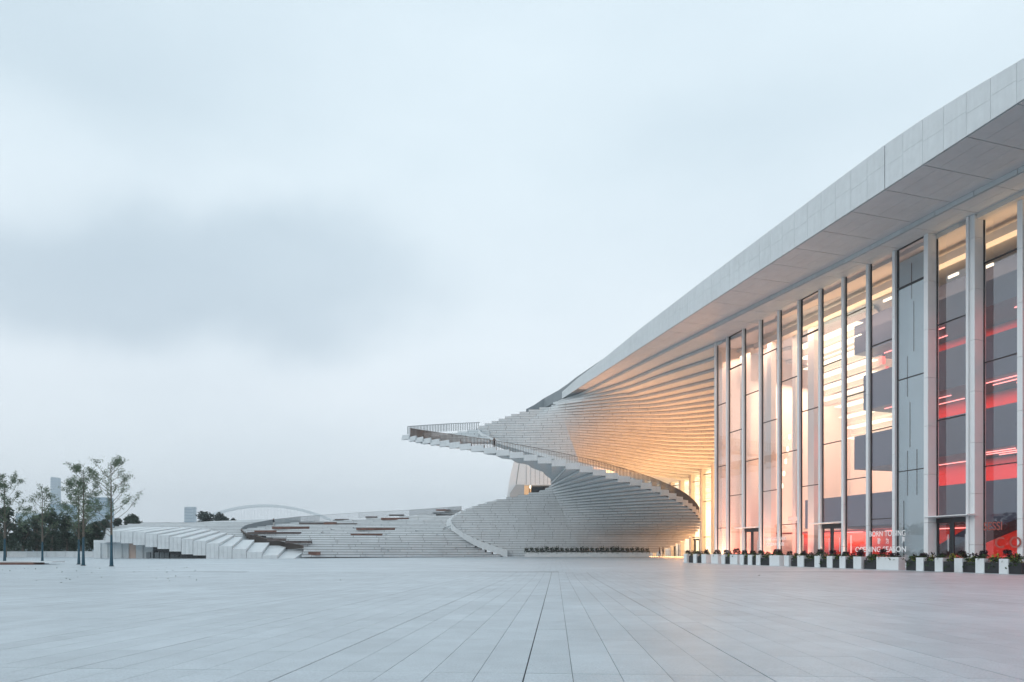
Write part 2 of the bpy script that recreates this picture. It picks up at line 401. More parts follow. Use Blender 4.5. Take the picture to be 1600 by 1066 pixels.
def slabpts(i, j):
    w0 = .0055 if i % 5 == 0 else .0022; w1 = .0055 if (i + 1) % 5 == 0 else .0022
    yoff = 0.73; jw0 = .004 if j % 5 == 1 else .0016; jw1 = .004 if (j + 1) % 5 == 1 else .0016
    a0 = i * PW + w0; a1 = (i + 1) * PW - w1; b0 = yoff + (j - 1) * PL_ + jw0; b1 = yoff + j * PL_ - jw1
    return [(O_[0] + nv[0] * a + dv[0] * b, O_[1] + nv[1] * a + dv[1] * b) for a, b in ((a0, b0), (a1, b0), (a1, b1), (a0, b1))]
cands = []
for j in range(-2, 31):
    for i in range(-95, 90):
        pts = slabpts(i, j); cy = sum(p[1] for p in pts) / 4; cx = sum(p[0] for p in pts) / 4
        if cy < 2.2 or cy > 34.4 or cx < -26.4 or cx > 27.4: continue
        vis = cy > 4.0 and abs(cx) < .76 * cy + .4
        cands.append((not vis, cy + abs(cx) * .12, i, j, pts))
cands.sort(key=lambda q: (q[0], q[1]))
rest = MB()
for k, (nvz, _, i, j, pts) in enumerate(cands):
    top = [(x, y, gz(y) + random.uniform(-.0006, .0006)) for x, y in pts]
    if k < 298 and not nvz:
        mb = MB(); mb.hexa([(x, y, z - .012) for x, y, z in top] + top); mb.build('paving_slab', pave_obj, plaza)
    else:
        rest.quad(*top)
stuff(rest.build('paving_slabs', pave_isl, plaza))
# the small dark grains and dead leaves blown over the paving at the left
lt = MB()
for _ in range(70):
    y_ = random.uniform(22, 42); px_ = random.uniform(0, 330) if random.random() < .8 else random.uniform(0, 1500)
    x_ = PX(px_, y_); r = random.uniform(.01, .035)
    lt.leaf((x_, y_, gz(y_) + .012), r)
stuff(lt.build('fallen_leaves', leaf_dark))

# ------------------------------------------------------------------ opera house: upper fan of roof courses
house = thing('opera_house', 'white opera house with sweeping fan roof and tall lit glass front', 'building', (0, 0, 0))
S_ = .305
ZU = lambda k: 20.6 - S_ * (k - 1)
p970 = [0, 582, 597, 606.6, 614.7, 621.4, 627.5, 633.4, 639.3, 644.7, 650, 655.2, 660.3, 665.5, 670.2, 675.1, 679.8, 684.5, 689.4, 693.6, 698.3, 703, 707.4, 712.4, 716.6, 722.2, 727, 731.5]
pM = {4: (992.5, 611.1), 5: (1005.6, 617.2), 6: (1016, 623.8), 7: (1026, 629.9), 8: (1034.7, 636), 9: (1041, 642), 10: (1049.7, 648.6), 11: (1052.5, 655.3), 12: (1056, 661.3), 13: (1059, 668.1), 14: (1060, 673.3), 15: (1060, 679.3), 16: (1060, 685.2), 17: (1060, 691.3), 18: (1057, 696.9), 19: (1053.5, 702), 20: (1050, 707.6), 21: (1047, 713), 22: (1044, 718), 23: (1040, 723), 24: (1036, 728), 25: (1032, 732.6), 26: (1028, 737), 27: (1024, 741)}
pR = [0, 507.7, 536, 557, 575, 590.5, 603, 614.4, 624.7, 633.6, 642.3, 650.5, 658, 665, 672, 678.6, 685.2, 691.3, 697, 704, 710, 716, 722, 728.8, 735, 741, 746.5, 751]
leftk = {4: 862, 5: 843, 6: 826, 7: 812, 8: 799, 9: 789, 10: 779, 11: 768, 12: 757, 13: 748.5, 14: 745, 15: 746, 16: 750, 17: 755, 18: 763, 19: 773, 20: 785, 21: 797, 22: 809, 23: 822, 24: 834, 25: 846, 26: 858, 27: 866}
FT = [(845, 629.6), (871, 627.4), (900, 609.5)]
def fasc(px):                              # plan point of the roof edge on the ray px
    t = (px - 800) / F0; Y = (5.9 + .277 * 88.5) / (t + .277)
    return (t * Y, Y)
FH = [(840, .05), (852, .18), (874, .78), (900, 1.2), (945, 1.43), (1000, 1.84), (1094, 2.1), (1154, 2.19), (1300, 2.35), (1382, 2.39), (1440, 2.3), (1504, 2.1), (1600, 1.76), (1700, 1.5), (2000, 1.3)]
# courses
L1 = []
for k in range(1, 28):
    z1, z0 = ZU(k), ZU(k + 1)
    def at(px, py): Y = YZ(py, z1); return (PX(px, Y), Y)
    if k == 1:
        pts = [at(906, 614.0), at(1053, 539), at(1174, 477), at(1323, 402), at(1483, 317), at(1600, 257)]
        d = (pts[-1][0] - pts[-2][0], pts[-1][1] - pts[-2][1]); l = math.hypot(*d); pts.append((pts[-1][0] + d[0] / l * 45, pts[-1][1] + d[1] / l * 45))
        front = [(PX(869.5, 88.0), 88.0)] + pts
    elif k < 4:
        pts = [at({2: 888, 3: 877}[k], {2: 623.5, 3: 626.5}[k]), at(970, p970[k]), at(1040 if k == 2 else 1030, 567.5 if k == 2 else 585.5), at(1117, pR[k])]
        front = [(PX({2: 867, 3: 864}[k], {2: 87.0, 3: 86.0}[k]), {2: 87.0, 3: 86.0}[k])] + catmull(pts, 4)
    else:
        zc = z1
        piv = (PX(872 + (k - 4) * 1.38, 85), 85.0)
        lf = PX(leftk[k], 85.2); m_ = pM[k]
        pts = [piv, at(970, p970[k]), at(*m_), at(1117, pR[k])]
        front = catmull(pts, 5)
        yl = 85 + .05 * (27 - k)
        front = [(lf, yl), ((lf + piv[0]) / 2, yl - .02)] + front if lf < piv[0] - .3 else front
    if k > 1:
        a, b = front[-2], front[-1]; d = (b[0] - a[0], b[1] - a[1]); l = math.hypot(*d)
        front = front + [(b[0] + d[0] / l * 6, b[1] + d[1] / l * 6), (b[0] + d[0] / l * 16, b[1] + d[1] / l * 16)]
    if k == 1:
        cf = off(front, (.958, .287), .07)
        course('roof_course', front, z0, z1, (13, 8), house)
    else:
        course('roof_course', front, z0, z1, (4.5, 11) if k > 3 else (8, 9), house)
# roof edge: core, facing panels in two rows
pxs = [840, 852, 862, 874, 887, 900, 922, 945, 972, 1000, 1047, 1094, 1154, 1225, 1300, 1382, 1440, 1504, 1600, 1700, 2000]
fl = [fasc(p) for p in pxs]; fz = [20.6 + lerp(FH, p) for p in pxs]
endp = (fl[-1][0] + .277 * 30, fl[-1][1] - 30); fl.append(endp); fz.append(21.9)
core = MB(); ni = (.963, .268)
for i in range(len(fl) - 1):
    a, b = off([fl[i], fl[i + 1]], ni, .07); c_, d_ = off([fl[i + 1], fl[i]], (14, 6), 1)
    za, zb = fz[i] - .01, fz[i + 1] - .01
    core.hexa([(*a, 20.605), (*b, 20.605), (*c_, 20.605), (*d_, 20.605), (*a, za), (*b, zb), (c_[0], c_[1], zb + .4), (d_[0], d_[1], za + .4)])
core.build('roof_slab', coping, house)
tot_l = plen(fl); cum = [0]
for a, b in zip(fl, fl[1:]): cum.append(cum[-1] + math.hypot(b[0] - a[0], b[1] - a[1]))
def zt_at(s_): return lerp(list(zip(cum, fz)), s_)
# arc position of the strong joint seen at px 1382
def s_of(px):
    q = fasc(px); return math.hypot(q[0] - fl[0][0], q[1] - fl[0][1])
sj = s_of(1382); step = 1.22; n0 = int((sj) // step)
for i in range(-n0, 62):
    s0 = sj + i * step; s1 = s0 + step
    if s0 < 1.5: 
        continue
    if s1 > tot_l: break
    g_ = .022 if i != 0 else .05
    a = cut(fl, s0 + (g_ if i == 0 else .007), s1 - .007)
    if len(a) < 2: continue
    a = [a[0], a[-1]]; b = off(a, ni, .06); zt0, zt1 = zt_at(s0), zt_at(s1)
    mid0, mid1 = 20.6 + (zt0 - 20.6) * .5, 20.6 + (zt1 - 20.6) * .5
    if (i % 2): mid0 += .12; mid1 += .12
    for (u0, u1, w0, w1) in ((20.6, 20.6, mid0 - .005, mid1 - .005), (mid0 + .005, mid1 + .005, zt0, zt1)):
        mb = MB(); mb.hexa([(*a[0], u0), (*a[1], u1), (*b[1], u1), (*b[0], u0), (*a[0], w0), (*a[1], w1), (*b[1], w1), (*b[0], w0)])
        mb.build('fascia_panel', stone, house)
a = cut(fl, 0, max(1.5, sj - (int((sj - 1.5) // step)) * step)); 
mb = MB(); zz = [zt_at(0), zt_at(plen(a))]
mb.hexa([(*a[0], 20.6), (*a[-1], 20.6), (*off([a[-1]], ni, .06)[0], 20.6), (*off([a[0]], ni, .06)[0], 20.6), (*a[0], zz[0]), (*a[-1], zz[1]), (*off([a[-1]], ni, .06)[0], zz[1]), (*off([a[0]], ni, .06)[0], zz[0])]).build('fascia_panel', stone, house)
# soffit panels between roof edge and first course, and under the first course
def y_on(poly, p, d):                       # intersection of ray p + t d with a polyline (extended)
    best = None
    for a, b in zip(poly, poly[1:]):
        ex, ey = b[0] - a[0], b[1] - a[1]; den = d[0] * ey - d[1] * ex
        if abs(den) < 1e-9: continue
        t = ((a[0] - p[0]) * ey - (a[1] - p[1]) * ex) / den; u_ = ((a[0] - p[0]) * d[1] - (a[1] - p[1]) * d[0]) / den
        if -1e-6 <= u_ <= 1 + 1e-6 and t > 0 and (best is None or t < best): best = t
    return best
jd = Vector((4.34, 1.3)).normalized()
L1x = pts = [(PX(px, YZ(py, 20.6)), YZ(py, 20.6)) for px, py in ((906, 614.0), (1053, 539), (1174, 477), (1323, 402), (1483, 317), (1600, 257))]
d = (L1x[-1][0] - L1x[-2][0], L1x[-1][1] - L1x[-2][1]); l = math.hypot(*d); L1x.append((L1x[-1][0] + d[0] / l * 45, L1x[-1][1] + d[1] / l * 45))
def point_at(poly, s_):
    q = cut(poly, s_, s_ + .01); return q[0]
def panel_grid(p0, p1, q0, q1, rows, z, name, m, stag):
    for r_ in range(rows):
        t0, t1 = r_ / rows, (r_ + 1) / rows
        A = [p0[j] + (q0[j] - p0[j]) * t0 for j in (0, 1)]; B = [p1[j] + (q1[j] - p1[j]) * t0 for j in (0, 1)]
        Cc = [p1[j] + (q1[j] - p1[j]) * t1 for j in (0, 1)]; D = [p0[j] + (q0[j] - p0[j]) * t1 for j in (0, 1)]
        cx = sum(v[0] for v in (A, B, Cc, D)) / 4; cy = sum(v[1] for v in (A, B, Cc, D)) / 4
        def sh(v, g_=.022):
            dx, dy = cx - v[0], cy - v[1]; l_ = math.hypot(dx, dy); return (v[0] + dx / l_ * g_, v[1] + dy / l_ * g_)
        q = [sh(v) for v in (A, B, Cc, D)]
        dz = random.uniform(0, .004)
        MB().prism(q, z - .03 - dz, z - .001).build(name, m, house)
step2 = 2.44
s0 = sj - step2 * 22
cols = []
while s0 < tot_l - 3:
    if s0 > 4: cols.append(s0)
    s0 += step2
L1b = off(L1x, (0, 0), 0)
for a, b in zip(cols, cols[1:]):
    pa, pb = point_at(fl, a), point_at(fl, b)
    ta, tb = y_on(L1x, pa, jd), y_on(L1x, pb, jd)
    if ta is None or tb is None: continue
    in0 = .09
    A, B = (pa[0] + jd[0] * in0, pa[1] + jd[1] * in0), (pb[0] + jd[0] * in0, pb[1] + jd[1] * in0)
    D, E = (pa[0] + jd[0] * (ta + .05), pa[1] + jd[1] * (ta + .05)), (pb[0] + jd[0] * (tb + .05), pb[1] + jd[1] * (tb + .05))
    panel_grid(A, B, D, E, max(1, min(5, round(ta / .85))), 20.605, 'soffit_panel', soffit, 0)
    if pa[1] < 62:   # inner soffit under the first course, from its edge to the glass
        A2, B2 = (pa[0] + jd[0] * (ta + .09), pa[1] + jd[1] * (ta + .09)), (pb[0] + jd[0] * (tb + .09), pb[1] + jd[1] * (tb + .09))
        w_ = 3.6
        D2, E2 = (A2[0] + jd[0] * w_, A2[1] + jd[1] * w_), (B2[0] + jd[0] * w_, B2[1] + jd[1] * w_)
        panel_grid(A2, B2, D2, E2, 4, 20.293, 'soffit_panel', soffit, 0)
# dark coping rising behind the low end of the roof edge
up = [(822, 639.5), (836, 632), (850, 622.3), (873, 609.7), (887, 600), (900, 589.8), (944, 559.5), (1000, 516.7), (1040, 488.5)]
mb = MB(); q = []
for px, py in up:
    Y = lerp([(822, 90), (850, 90.5), (900, 84), (944, 76.5), (1000, 68.3), (1040, 63.9)], px); q.append((PX(px, Y), Y, PZ(py, Y)))
for a, b in zip(q, q[1:]): mb.hexa([(a[0], a[1], a[2] - 1.3), (b[0], b[1], b[2] - 1.3), (b[0] + .5, b[1] + 2, b[2] - 1.3), (a[0] + .5, a[1] + 2, a[2] - 1.3), a, b, (b[0] + .5, b[1] + 2, b[2]), (a[0] + .5, a[1] + 2, a[2])])
mb.build('roof_coping', coping, house)

# ------------------------------------------------------------------ spiral staircase (lower fan)
stair = thing('spiral_staircase', 'huge white spiral staircase cantilevered out to the left of the glass front', 'staircase', (0, 0, 0))
CJ = {-14: (628.5, 685.2), -13: (640, 687), -12: (650, 688.5), -11: (661, 690), -10: (673, 692.2), -9: (686.5, 694.4), -8: (702, 696.6), -7: (718.5, 699), -6: (736, 701.4), -5: (755.8, 704.3), -4: (775.5, 707.9), -3: (796, 711.7), -2: (818, 715.4), -1: (840, 719.4), 0: (862, 723.8), 1: (884, 728.8),
      2: (905.6, 733.2), 3: (926.4, 738), 4: (946.7, 743.2), 5: (966, 748.3), 6: (984.9, 753.6), 7: (1001.5, 758.8), 8: (1018, 764.3), 9: (1032.3, 769.5), 10: (1045, 774.8), 11: (1056.8, 780), 12: (1067, 785.2), 13: (1075, 790.3), 14: (1081.8, 795.4), 15: (1087.2, 800.4), 16: (1091.2, 805.2), 17: (1093.8, 809.8), 18: (1094.7, 814.2),
      19: (1094.4, 818.7), 20: (1093, 823.2), 21: (1090.7, 827.5), 22: (1087, 831.5), 23: (1082.3, 835.7), 24: (1077, 839.4), 25: (1071, 843.2), 26: (1064, 846.8), 27: (1056, 850), 28: (1047.6, 853.8), 29: (1038.6, 857), 30: (1028, 860.4), 31: (1016.6, 864), 32: (1004, 868)}
ZL = lambda j: .95 + S_ * (31 - j)
raw = {j: YZ(p[1], ZL(j)) for j, p in CJ.items() if j < 27}
for _ in range(3):
    raw = {j: (raw.get(j - 1, raw[j]) + raw[j] + raw.get(j + 1, raw[j])) / 3 for j in raw}
for j in range(24, 33): raw[j] = raw[23] + (90.5 - raw[23]) * min(1, (j - 23) / 3)
CP = {j: (PX(CJ[j][0], raw[j]), raw[j]) for j in CJ}
pivpx = [(1, 860.5), (5, 864), (13, 880), (19, 889), (24, 900), (28, 905), (32, 908)]
leftj = {1: 860, 2: 858, 3: 852, 4: 843, 5: 826, 6: 809, 7: 791, 8: 776, 9: 761, 10: 748, 11: 738, 12: 728, 13: 720, 14: 713.5, 15: 709, 16: 706, 17: 705, 18: 705.5, 19: 708, 20: 711.5, 21: 716, 22: 722.5, 23: 730, 24: 738, 25: 747, 26: 756, 27: 766, 28: 777, 29: 788, 30: 793, 31: 793, 32: 793}
for j in range(1, 33):
    z1 = ZL(j); z0 = max(ZL(j + 1), .40)
    piv = (PX(lerp(pivpx, j), 88), 88.0); yl = 88 + .045 * (32 - j)
    lf = (PX(leftj[j], yl), yl)
    nseg = 4; rl = [piv] + [(piv[0] + (CP[j][0] - piv[0]) * t / nseg, piv[1] + (CP[j][1] - piv[1]) * t / nseg) for t in range(1, nseg + 1)]
    if j < 8:      # steep lines near the pinch: a wedge under each tread
        if piv[0] - lf[0] > .15: course('stair_course', [lf, piv], z0, z1, (0, 6.0), stair)
        d_ = Vector((rl[-1][0] - rl[0][0], rl[-1][1] - rl[0][1])).normalized(); u_ = (-d_[1] * .4, d_[0] * .4)
        course('stair_course', rl, z0, z1, u_, stair)
        pn = PX(lerp(pivpx, j + 1), 88); i0 = noff(rl, .13)
        MB().prism([i0[0], i0[-1], (CP[j + 1][0], CP[j + 1][1]), (CP[j + 1][0] + .1, CP[j + 1][1] + 3), (pn + .3, 88.6)], z0 + .003, z1 - .02).build('stair_soffit', stone, stair)
    else:
        front = ([lf] if piv[0] - lf[0] > .3 else []) + rl
        tail = [CP[j + 1]] if j < 18 else None
        course('stair_course', front, z0, z1, (-1.2, 6.0), stair, tail=tail)
# the flying flight: slabs between outer and inner edge
IN = {1: (860.5, 757), 0: (860.3, 752), -1: (852, 742.5), -2: (831, 731.5), -3: (807, 723.2), -4: (784.5, 716.8), -5: (762.5, 710.8), -6: (741, 706.6), -7: (722, 703.4), -8: (704, 700.8), -9: (687.5, 698.2), -10: (672.5, 695.9), -11: (660, 693.8), -12: (649, 692), -13: (638.5, 690), -14: (627, 688)}
IP = {}
for n in IN:
    px, py = IN[n]; Y = YZ(py, ZL(n + 1) if n < 1 else ZL(1)); IP[n] = (PX(px, Y), Y)
for n in range(-14, 1):
    A, B, Cc, D = CP[n], CP[n + 1], IP[n + 1], IP[n]
    z0, z1 = ZL(n + 1), ZL(n)
    ext = .25
    D = (D[0], D[1] + 0); 
    mb = MB(); mb.prism([A, B, Cc, D], z0, z1 + .0); mb.build('stair_course', stone, stair)
# parapet blocks on the outer edge
for n in range(-14, 18):
    A, B = CP[n], CP[n + 1]
    d = Vector((B[0] - A[0], B[1] - A[1])); l = d.length; d /= l; no_ = Vector((d[1], -d[0]))
    if no_[1] > 0 and n < 12: no_ = -no_
    if n >= 12 and no_[0] < 0: no_ = -no_
    a0, b0 = (A[0] + d[0] * .008 + no_[0] * .03, A[1] + d[1] * .008 + no_[1] * .03), (B[0] - d[0] * .008 + no_[0] * .03, B[1] - d[1] * .008 + no_[1] * .03)
    a1, b1 = (A[0] - no_[0] * .22, A[1] - no_[1] * .22), (B[0] - no_[0] * .22, B[1] - no_[1] * .22)
    z0 = ZL(n + 1) - .004; z1 = z0 + 2.1 * S_
    if n < -8: z1 = z0 + (1.65 + .45 * (n + 14) / 6) * S_ + .05
    MB().hexa([(*a0, z0), (*b0, z0), (*b1, z0), (*a1, z0), (*a0, z1), (*b0, z1), (*b1, z1), (*a1, z1)]).build('parapet_block', stone, stair)
# blade balustrade on the outer edge
mb = MB(); rail = []
path = [(CP[n], ZL(n)) for n in range(-13, 18)]
cumr = [0]
for (a, _), (b, _) in zip(path, path[1:]): cumr.append(cumr[-1] + math.hypot(b[0] - a[0], b[1] - a[1]))
s_ = 0.0
while s_ < cumr[-1]:
    x = lerp([(c, p[0][0]) for c, p in zip(cumr, path)], s_); y = lerp([(c, p[0][1]) for c, p in zip(cumr, path)], s_); zt = lerp([(c, p[1]) for c, p in zip(cumr, path)], s_) + 1.32
    x2 = lerp([(c, p[0][0]) for c, p in zip(cumr, path)], s_ + .05); y2 = lerp([(c, p[0][1]) for c, p in zip(cumr, path)], s_ + .05)
    d = Vector((x2 - x, y2 - y)); d = d.normalized() if d.length > 1e-5 else Vector((1, 0)); n_ = Vector((-d[1], d[0]))
    if n_[1] < 0: n_ = -n_
    c_ = (x + n_[0] * .12, y + n_[1] * .12)
    mb.rbox(c_, d, n_, .018, .11, zt - 1.5, zt); rail.append((c_[0], c_[1], zt)); s_ += .175
for a, b in zip(rail, rail[1:]): mb.hexa([(a[0], a[1] - .03, a[2] - .02), (b[0], b[1] - .03, b[2] - .02), (b[0], b[1] + .05, b[2] - .02), (a[0], a[1] + .05, a[2] - .02), (a[0], a[1] - .03, a[2] + .025), (b[0], b[1] - .03, b[2] + .025), (b[0], b[1] + .05, b[2] + .025), (a[0], a[1] + .05, a[2] + .025)])
bal = stuff(mb.build('balustrade', slatm, stair))
# upper flight behind the tip and its far balustrade
for m_ in range(7):
    z1 = 14.3 + .42 * m_; Y = 79.5 + 1.2 * m_
    lx = 655 + 15 * m_
    course('stair_course', [(PX(lx, Y), Y), (PX(765, Y), Y)], z1 - .42, z1, (0, 1.6), stair, pl=1.6)
mb = MB(); fr = [(637, 666.5, 82.3), (652, 665.4, 83.6), (668, 664.3, 84.8), (700, 662.3, 86.5), (725, 661.2, 87.4), (750, 660, 88)]
prev = None
for (a, b) in zip(fr, fr[1:]):
    A, B = P(*a), P(*b); n_ = max(2, int(math.dist(A, B) / .22))
    for i in range(n_):
        t = i / n_; c_ = [A[j] + (B[j] - A[j]) * t for j in range(3)]
        mb.rbox((c_[0], c_[1]), (1, 0), (0, 1), .09, .03, c_[2] - .95, c_[2])
    mb.hexa([(A[0], A[1] - .03, A[2] - .03), (B[0], B[1] - .03, B[2] - .03), (B[0], B[1] + .05, B[2] - .03), (A[0], A[1] + .05, A[2] - .03), (A[0], A[1] - .03, A[2] + .03), (B[0], B[1] - .03, B[2] + .03), (B[0], B[1] + .05, B[2] + .03), (A[0], A[1] + .05, A[2] + .03)])
stuff(mb.build('far_balustrade', coping, stair))
# inner parapet where the flight meets the curved wall
mb = MB(); ip = [(746.5, 664, 82), (747.5, 671, 81.5), (753, 676.5, 81), (769, 684, 80.5), (790, 691, 80), (819, 699.5, 79.5), (850, 708.5, 79), (884, 717.5, 78.5), (930, 729, 78), (960, 737, 77.5)]
for a, b in zip(ip, ip[1:]):
    A, B = P(*a), P(*b)
    mb.hexa([(A[0], A[1], A[2] - .42), (B[0], B[1], B[2] - .42), (B[0] + .2, B[1] + 3.5, B[2] - .42), (A[0] + .2, A[1] + 3.5, A[2] - .42), A, B, (B[0] + .2, B[1] + 3.5, B[2]), (A[0] + .2, A[1] + 3.5, A[2])])
mb.build('inner_parapet', stone, stair)
# flank parapet on the left of the lower fan
fk = [(704.5, 812, 826, 88.6), (706.5, 818, 829.5, 88.4), (712, 824.5, 833, 88.2), (724, 832.8, 842, 88), (739.5, 840.5, 851.5, 87.8), (754, 846.8, 857.7, 87.6), (770.5, 852.6, 863.4, 87.4), (787, 857.6, 870, 87.2), (793, 859.3, 870.5, 87.1)]
for a, b in zip(fk, fk[1:]):
    Ya, Yb = a[3], b[3]
    MB().hexa([(PX(a[0], Ya), Ya, PZ(a[2], Ya)), (PX(b[0], Yb), Yb, PZ(b[2], Yb)), (PX(b[0], Yb), Yb + .8, PZ(b[2], Yb)), (PX(a[0], Ya), Ya + .8, PZ(a[2], Ya)),
              (PX(a[0], Ya), Ya, PZ(a[1], Ya)), (PX(b[0] - .1, Yb), Yb, PZ(b[1], Yb)), (PX(b[0] - .1, Yb), Yb + .8, PZ(b[1], Yb)), (PX(a[0], Ya), Ya + .8, PZ(a[1], Ya))]).build('flank_parapet', stone, stair)

# ------------------------------------------------------------------ stepped terrace at the left
ter = thing('stepped_terrace', 'wide white stepped terrace rising from the plaza left of the spiral staircase', 'terrace', (0, 0, 0))
tL = [(0.7, 470, 75), (1.45, 474, 76.5), (2.0, 455, 79), (2.6, 437, 82), (3.2, 416, 86), (3.7, 396, 91), (4.3, 380, 97), (4.7, 378, 101), (5.3, 392, 106), (5.9, 420, 110), (6.3, 470, 114), (6.7, 540, 115), (7.2, 625, 115), (7.7, 670, 114), (8.2, 700, 113)]
tR = [(0.7, 786, 87), (1.02, 770.5, 87.4), (1.5, 754, 87.6), (2.0, 742, 88), (2.8, 730, 88.3), (3.6, 722, 89), (4.6, 730, 96), (5.6, 735, 104), (6.6, 740, 110), (8.2, 745, 114)]
TC = []
m_ = 0
while True:
    z1 = .48 + S_ * (m_ + 1)
    if z1 > 8.3: break
    xl, yl = lerp([(a, b) for a, b, c in tL], z1), lerp([(a, c) for a, b, c in tL], z1)
    xr, yr = lerp([(a, b) for a, b, c in tR], z1), lerp([(a, c) for a, b, c in tR], z1)
    TC.append((z1, (PX(xl, yl), yl), (PX(xr, yr), yr))); m_ += 1
for i, (z1, A, B) in enumerate(TC):
    # the front edge jogs a little from stone to stone
    L_ = math.dist(A, B); n_ = max(2, int(L_ / 3.2)); pts = []
    jg = 0
    for k in range(n_ + 1):
        t = k / n_; x, y = A[0] + (B[0] - A[0]) * t, A[1] + (B[1] - A[1]) * t
        if random.random() < .45: 
            nj = random.choice((0, 0, .35, .7, -.3)) if 0 < k < n_ else 0
        else: nj = jg
        if nj != jg: pts.append((x, y + jg))
        jg = nj; pts.append((x + .03, y + jg))
    course('terrace_course', pts, max(z1 - S_, .42), z1, (0, 7), ter, m=terrace, pl=2.9, lip=.065, gap=.05, face=.12)
def terr(px, py):        # course whose top edge projects nearest below (px,py)
    best = None
    for z1, A, B in TC:
        t = (px - 800) / F0; dx, dy = B[0] - A[0], B[1] - A[1]; den = dx - t * dy
        u_ = (t * A[1] - A[0]) / den; Y = A[1] + dy * u_; y = HZ - (z1 - EYE) * F0 / Y
        if best is None or abs(y - py) < best[0]: best = (abs(y - py), z1, Y, u_)
    return best
# left wing of the terrace: broad courses behind the low wall
m_ = 0
while True:
    z1 = 2.3 + S_ * m_
    if z1 > 6.1: break
    t = (z1 - 2.3) / 3.8
    yl = 82 + 30 * t; yr = 84 + 28 * t
    xl = lerp([(0, 158), (.3, 163), (.6, 168), (.85, 190), (1, 230)], t); xr = lerp([(0, 372), (.5, 384), (1, 440)], t)
    course('terrace_course', [(PX(xl, yl), yl), (PX((xl + xr) / 2, (yl + yr) / 2), (yl + yr) / 2), (PX(xr, yr), yr)], z1 - S_ if m_ else .4, z1, (0, 7), ter, m=terrace, pl=3.3, lip=.05, gap=.04, face=.12); m_ += 1
# crest slab joining the two wings
for a, b in (((205, 823.2, 112), (330, 814.5, 113)), ((330, 814.5, 113), (445, 810.6, 114))):
    A, B = P(*a), P(*b); MB().hexa([(A[0], A[1], .4), (B[0], B[1], .4), (B[0], B[1] + 8, .4), (A[0], A[1] + 8, .4), A, B, (B[0], B[1] + 8, B[2]), (A[0], A[1] + 8, A[2])]).build('terrace_block', terrace, ter)
A, B = P(165, 825.5, 104), P(205, 823.2, 112); MB().hexa([(A[0], A[1], .4), (B[0], B[1], .4), (B[0], B[1] + 8, .4), (A[0], A[1] + 12, .4), A, B, (B[0], B[1] + 8, B[2]), (A[0], A[1] + 12, A[2])]).build('terrace_block', terrace, ter)
# sloping blocks: front face to the ground, top running up and back
YF = 73.4
blk = [(434, 460, 872.6, 449, 481, 857.9), (409.7, 433.5, 867.7, 421, 449, 852.8), (385.3, 409.2, 862.6, 397.5, 420.8, 848), (362.8, 384.8, 858, 379, 397.3, 843.6), (342.3, 362.3, 853.6, 366, 378.8, 839.4), (322, 341.8, 849.2, 355, 365.8, 835.8), (301.8, 321.5, 845.2, 344, 354.8, 832.4),
       (283.5, 301.3, 842, 330, 343.8, 829.8), (264.5, 283, 839, 315, 329.8, 827.4), (246, 264, 836.4, 300, 314.8, 825.8), (227, 245.5, 833.8, 284, 299.8, 824.6), (208, 226.5, 831.4, 262, 283.8, 823.8), (189, 207.5, 830.4, 240, 261.8, 823.4), (165, 188.5, 829.6, 215, 239.8, 823)]
bot = {6: 868.0, 7: 866.3, 8: 861.9, 9: 858, 10: 855, 11: 851.8, 12: 849.2, 13: 847.6}
for i, (x0, x1, yf, X0, X1, yb) in enumerate(blk):
    Yb = 81 + i * .55; zf = PZ(yf, YF); zb = PZ(yb, Yb)
    zb0 = PZ(bot[i], YF) if i in bot else .3
    if i in bot and i in (6,): zb0 = PZ(868, YF)
    mb = MB(); a, b = (PX(x0, YF), YF), (PX(x1, YF), YF); c_, d_ = (PX(X1, Yb), Yb), (PX(X0, Yb), Yb)
    mb.hexa([(*a, zb0), (*b, zb0), (*c_, zb0), (*d_, zb0), (*a, zf), (*b, zf), (*c_, zb), (*d_, zb)])
    o = mb.build('sloping_block', terrace, ter)
    # facing panels, two rows of narrow stones
    n_ = 3; mb = MB()
    for k in range(n_):
        xa = a[0] + (b[0] - a[0]) * k / n_ + .01; xb = a[0] + (b[0] - a[0]) * (k + 1) / n_ - .01
        zm = zb0 + (zf - zb0) * .5
        if zf - zb0 > .9:
            mb.box(xa, xb, YF - .04, YF - .001, zb0, zm - .008); mb.box(xa, xb, YF - .04, YF - .001, zm + .008, zf - .02)
        else: mb.box(xa, xb, YF - .04, YF - .001, zb0, zf - .02)
    mb.build('facing_panel', terrace, o)
# low wall under the overhang, with dark opening
def wallbox(x0, x1, y0, y1, Y, depth, name, m): return MB().box(PX(x0, Y), PX(x1, Y), Y, Y + depth, PZ(y1, Y), PZ(y0, Y)).build(name, m, ter)
YW = 75.2
for k, x in enumerate(range(146, 236, 11)):
    x1 = min(x + 11, 238)
    mm = mat('lit_pink_panel', (0.72, 0.55, 0.47), .6, noise=.03) if x in (201,) else stone  # pink light on one panel is put into its colour
    wallbox(x + .15, x1 - .15, 845, 874.5, YW + (k % 3) * .12, .5, 'wall_panel', mm)
wallbox(146, 166, 844, 848.5, YF, 8, 'wall_panel', terrace)
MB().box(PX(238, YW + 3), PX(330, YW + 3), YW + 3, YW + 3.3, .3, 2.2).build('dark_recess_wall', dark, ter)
MB().box(PX(230, YW), PX(238.5, YW), YW, YW + 3, .3, 2.0).build('wall_panel', stone, ter)
for x in (228, 241.5, 249.5, 257, 266, 273, 280):
    MB().box(PX(x, 75), PX(x + 6.6, 75), 75, 75.3, .36, PZ(863.2, 75)).build('recess_shutter', coping, ter)
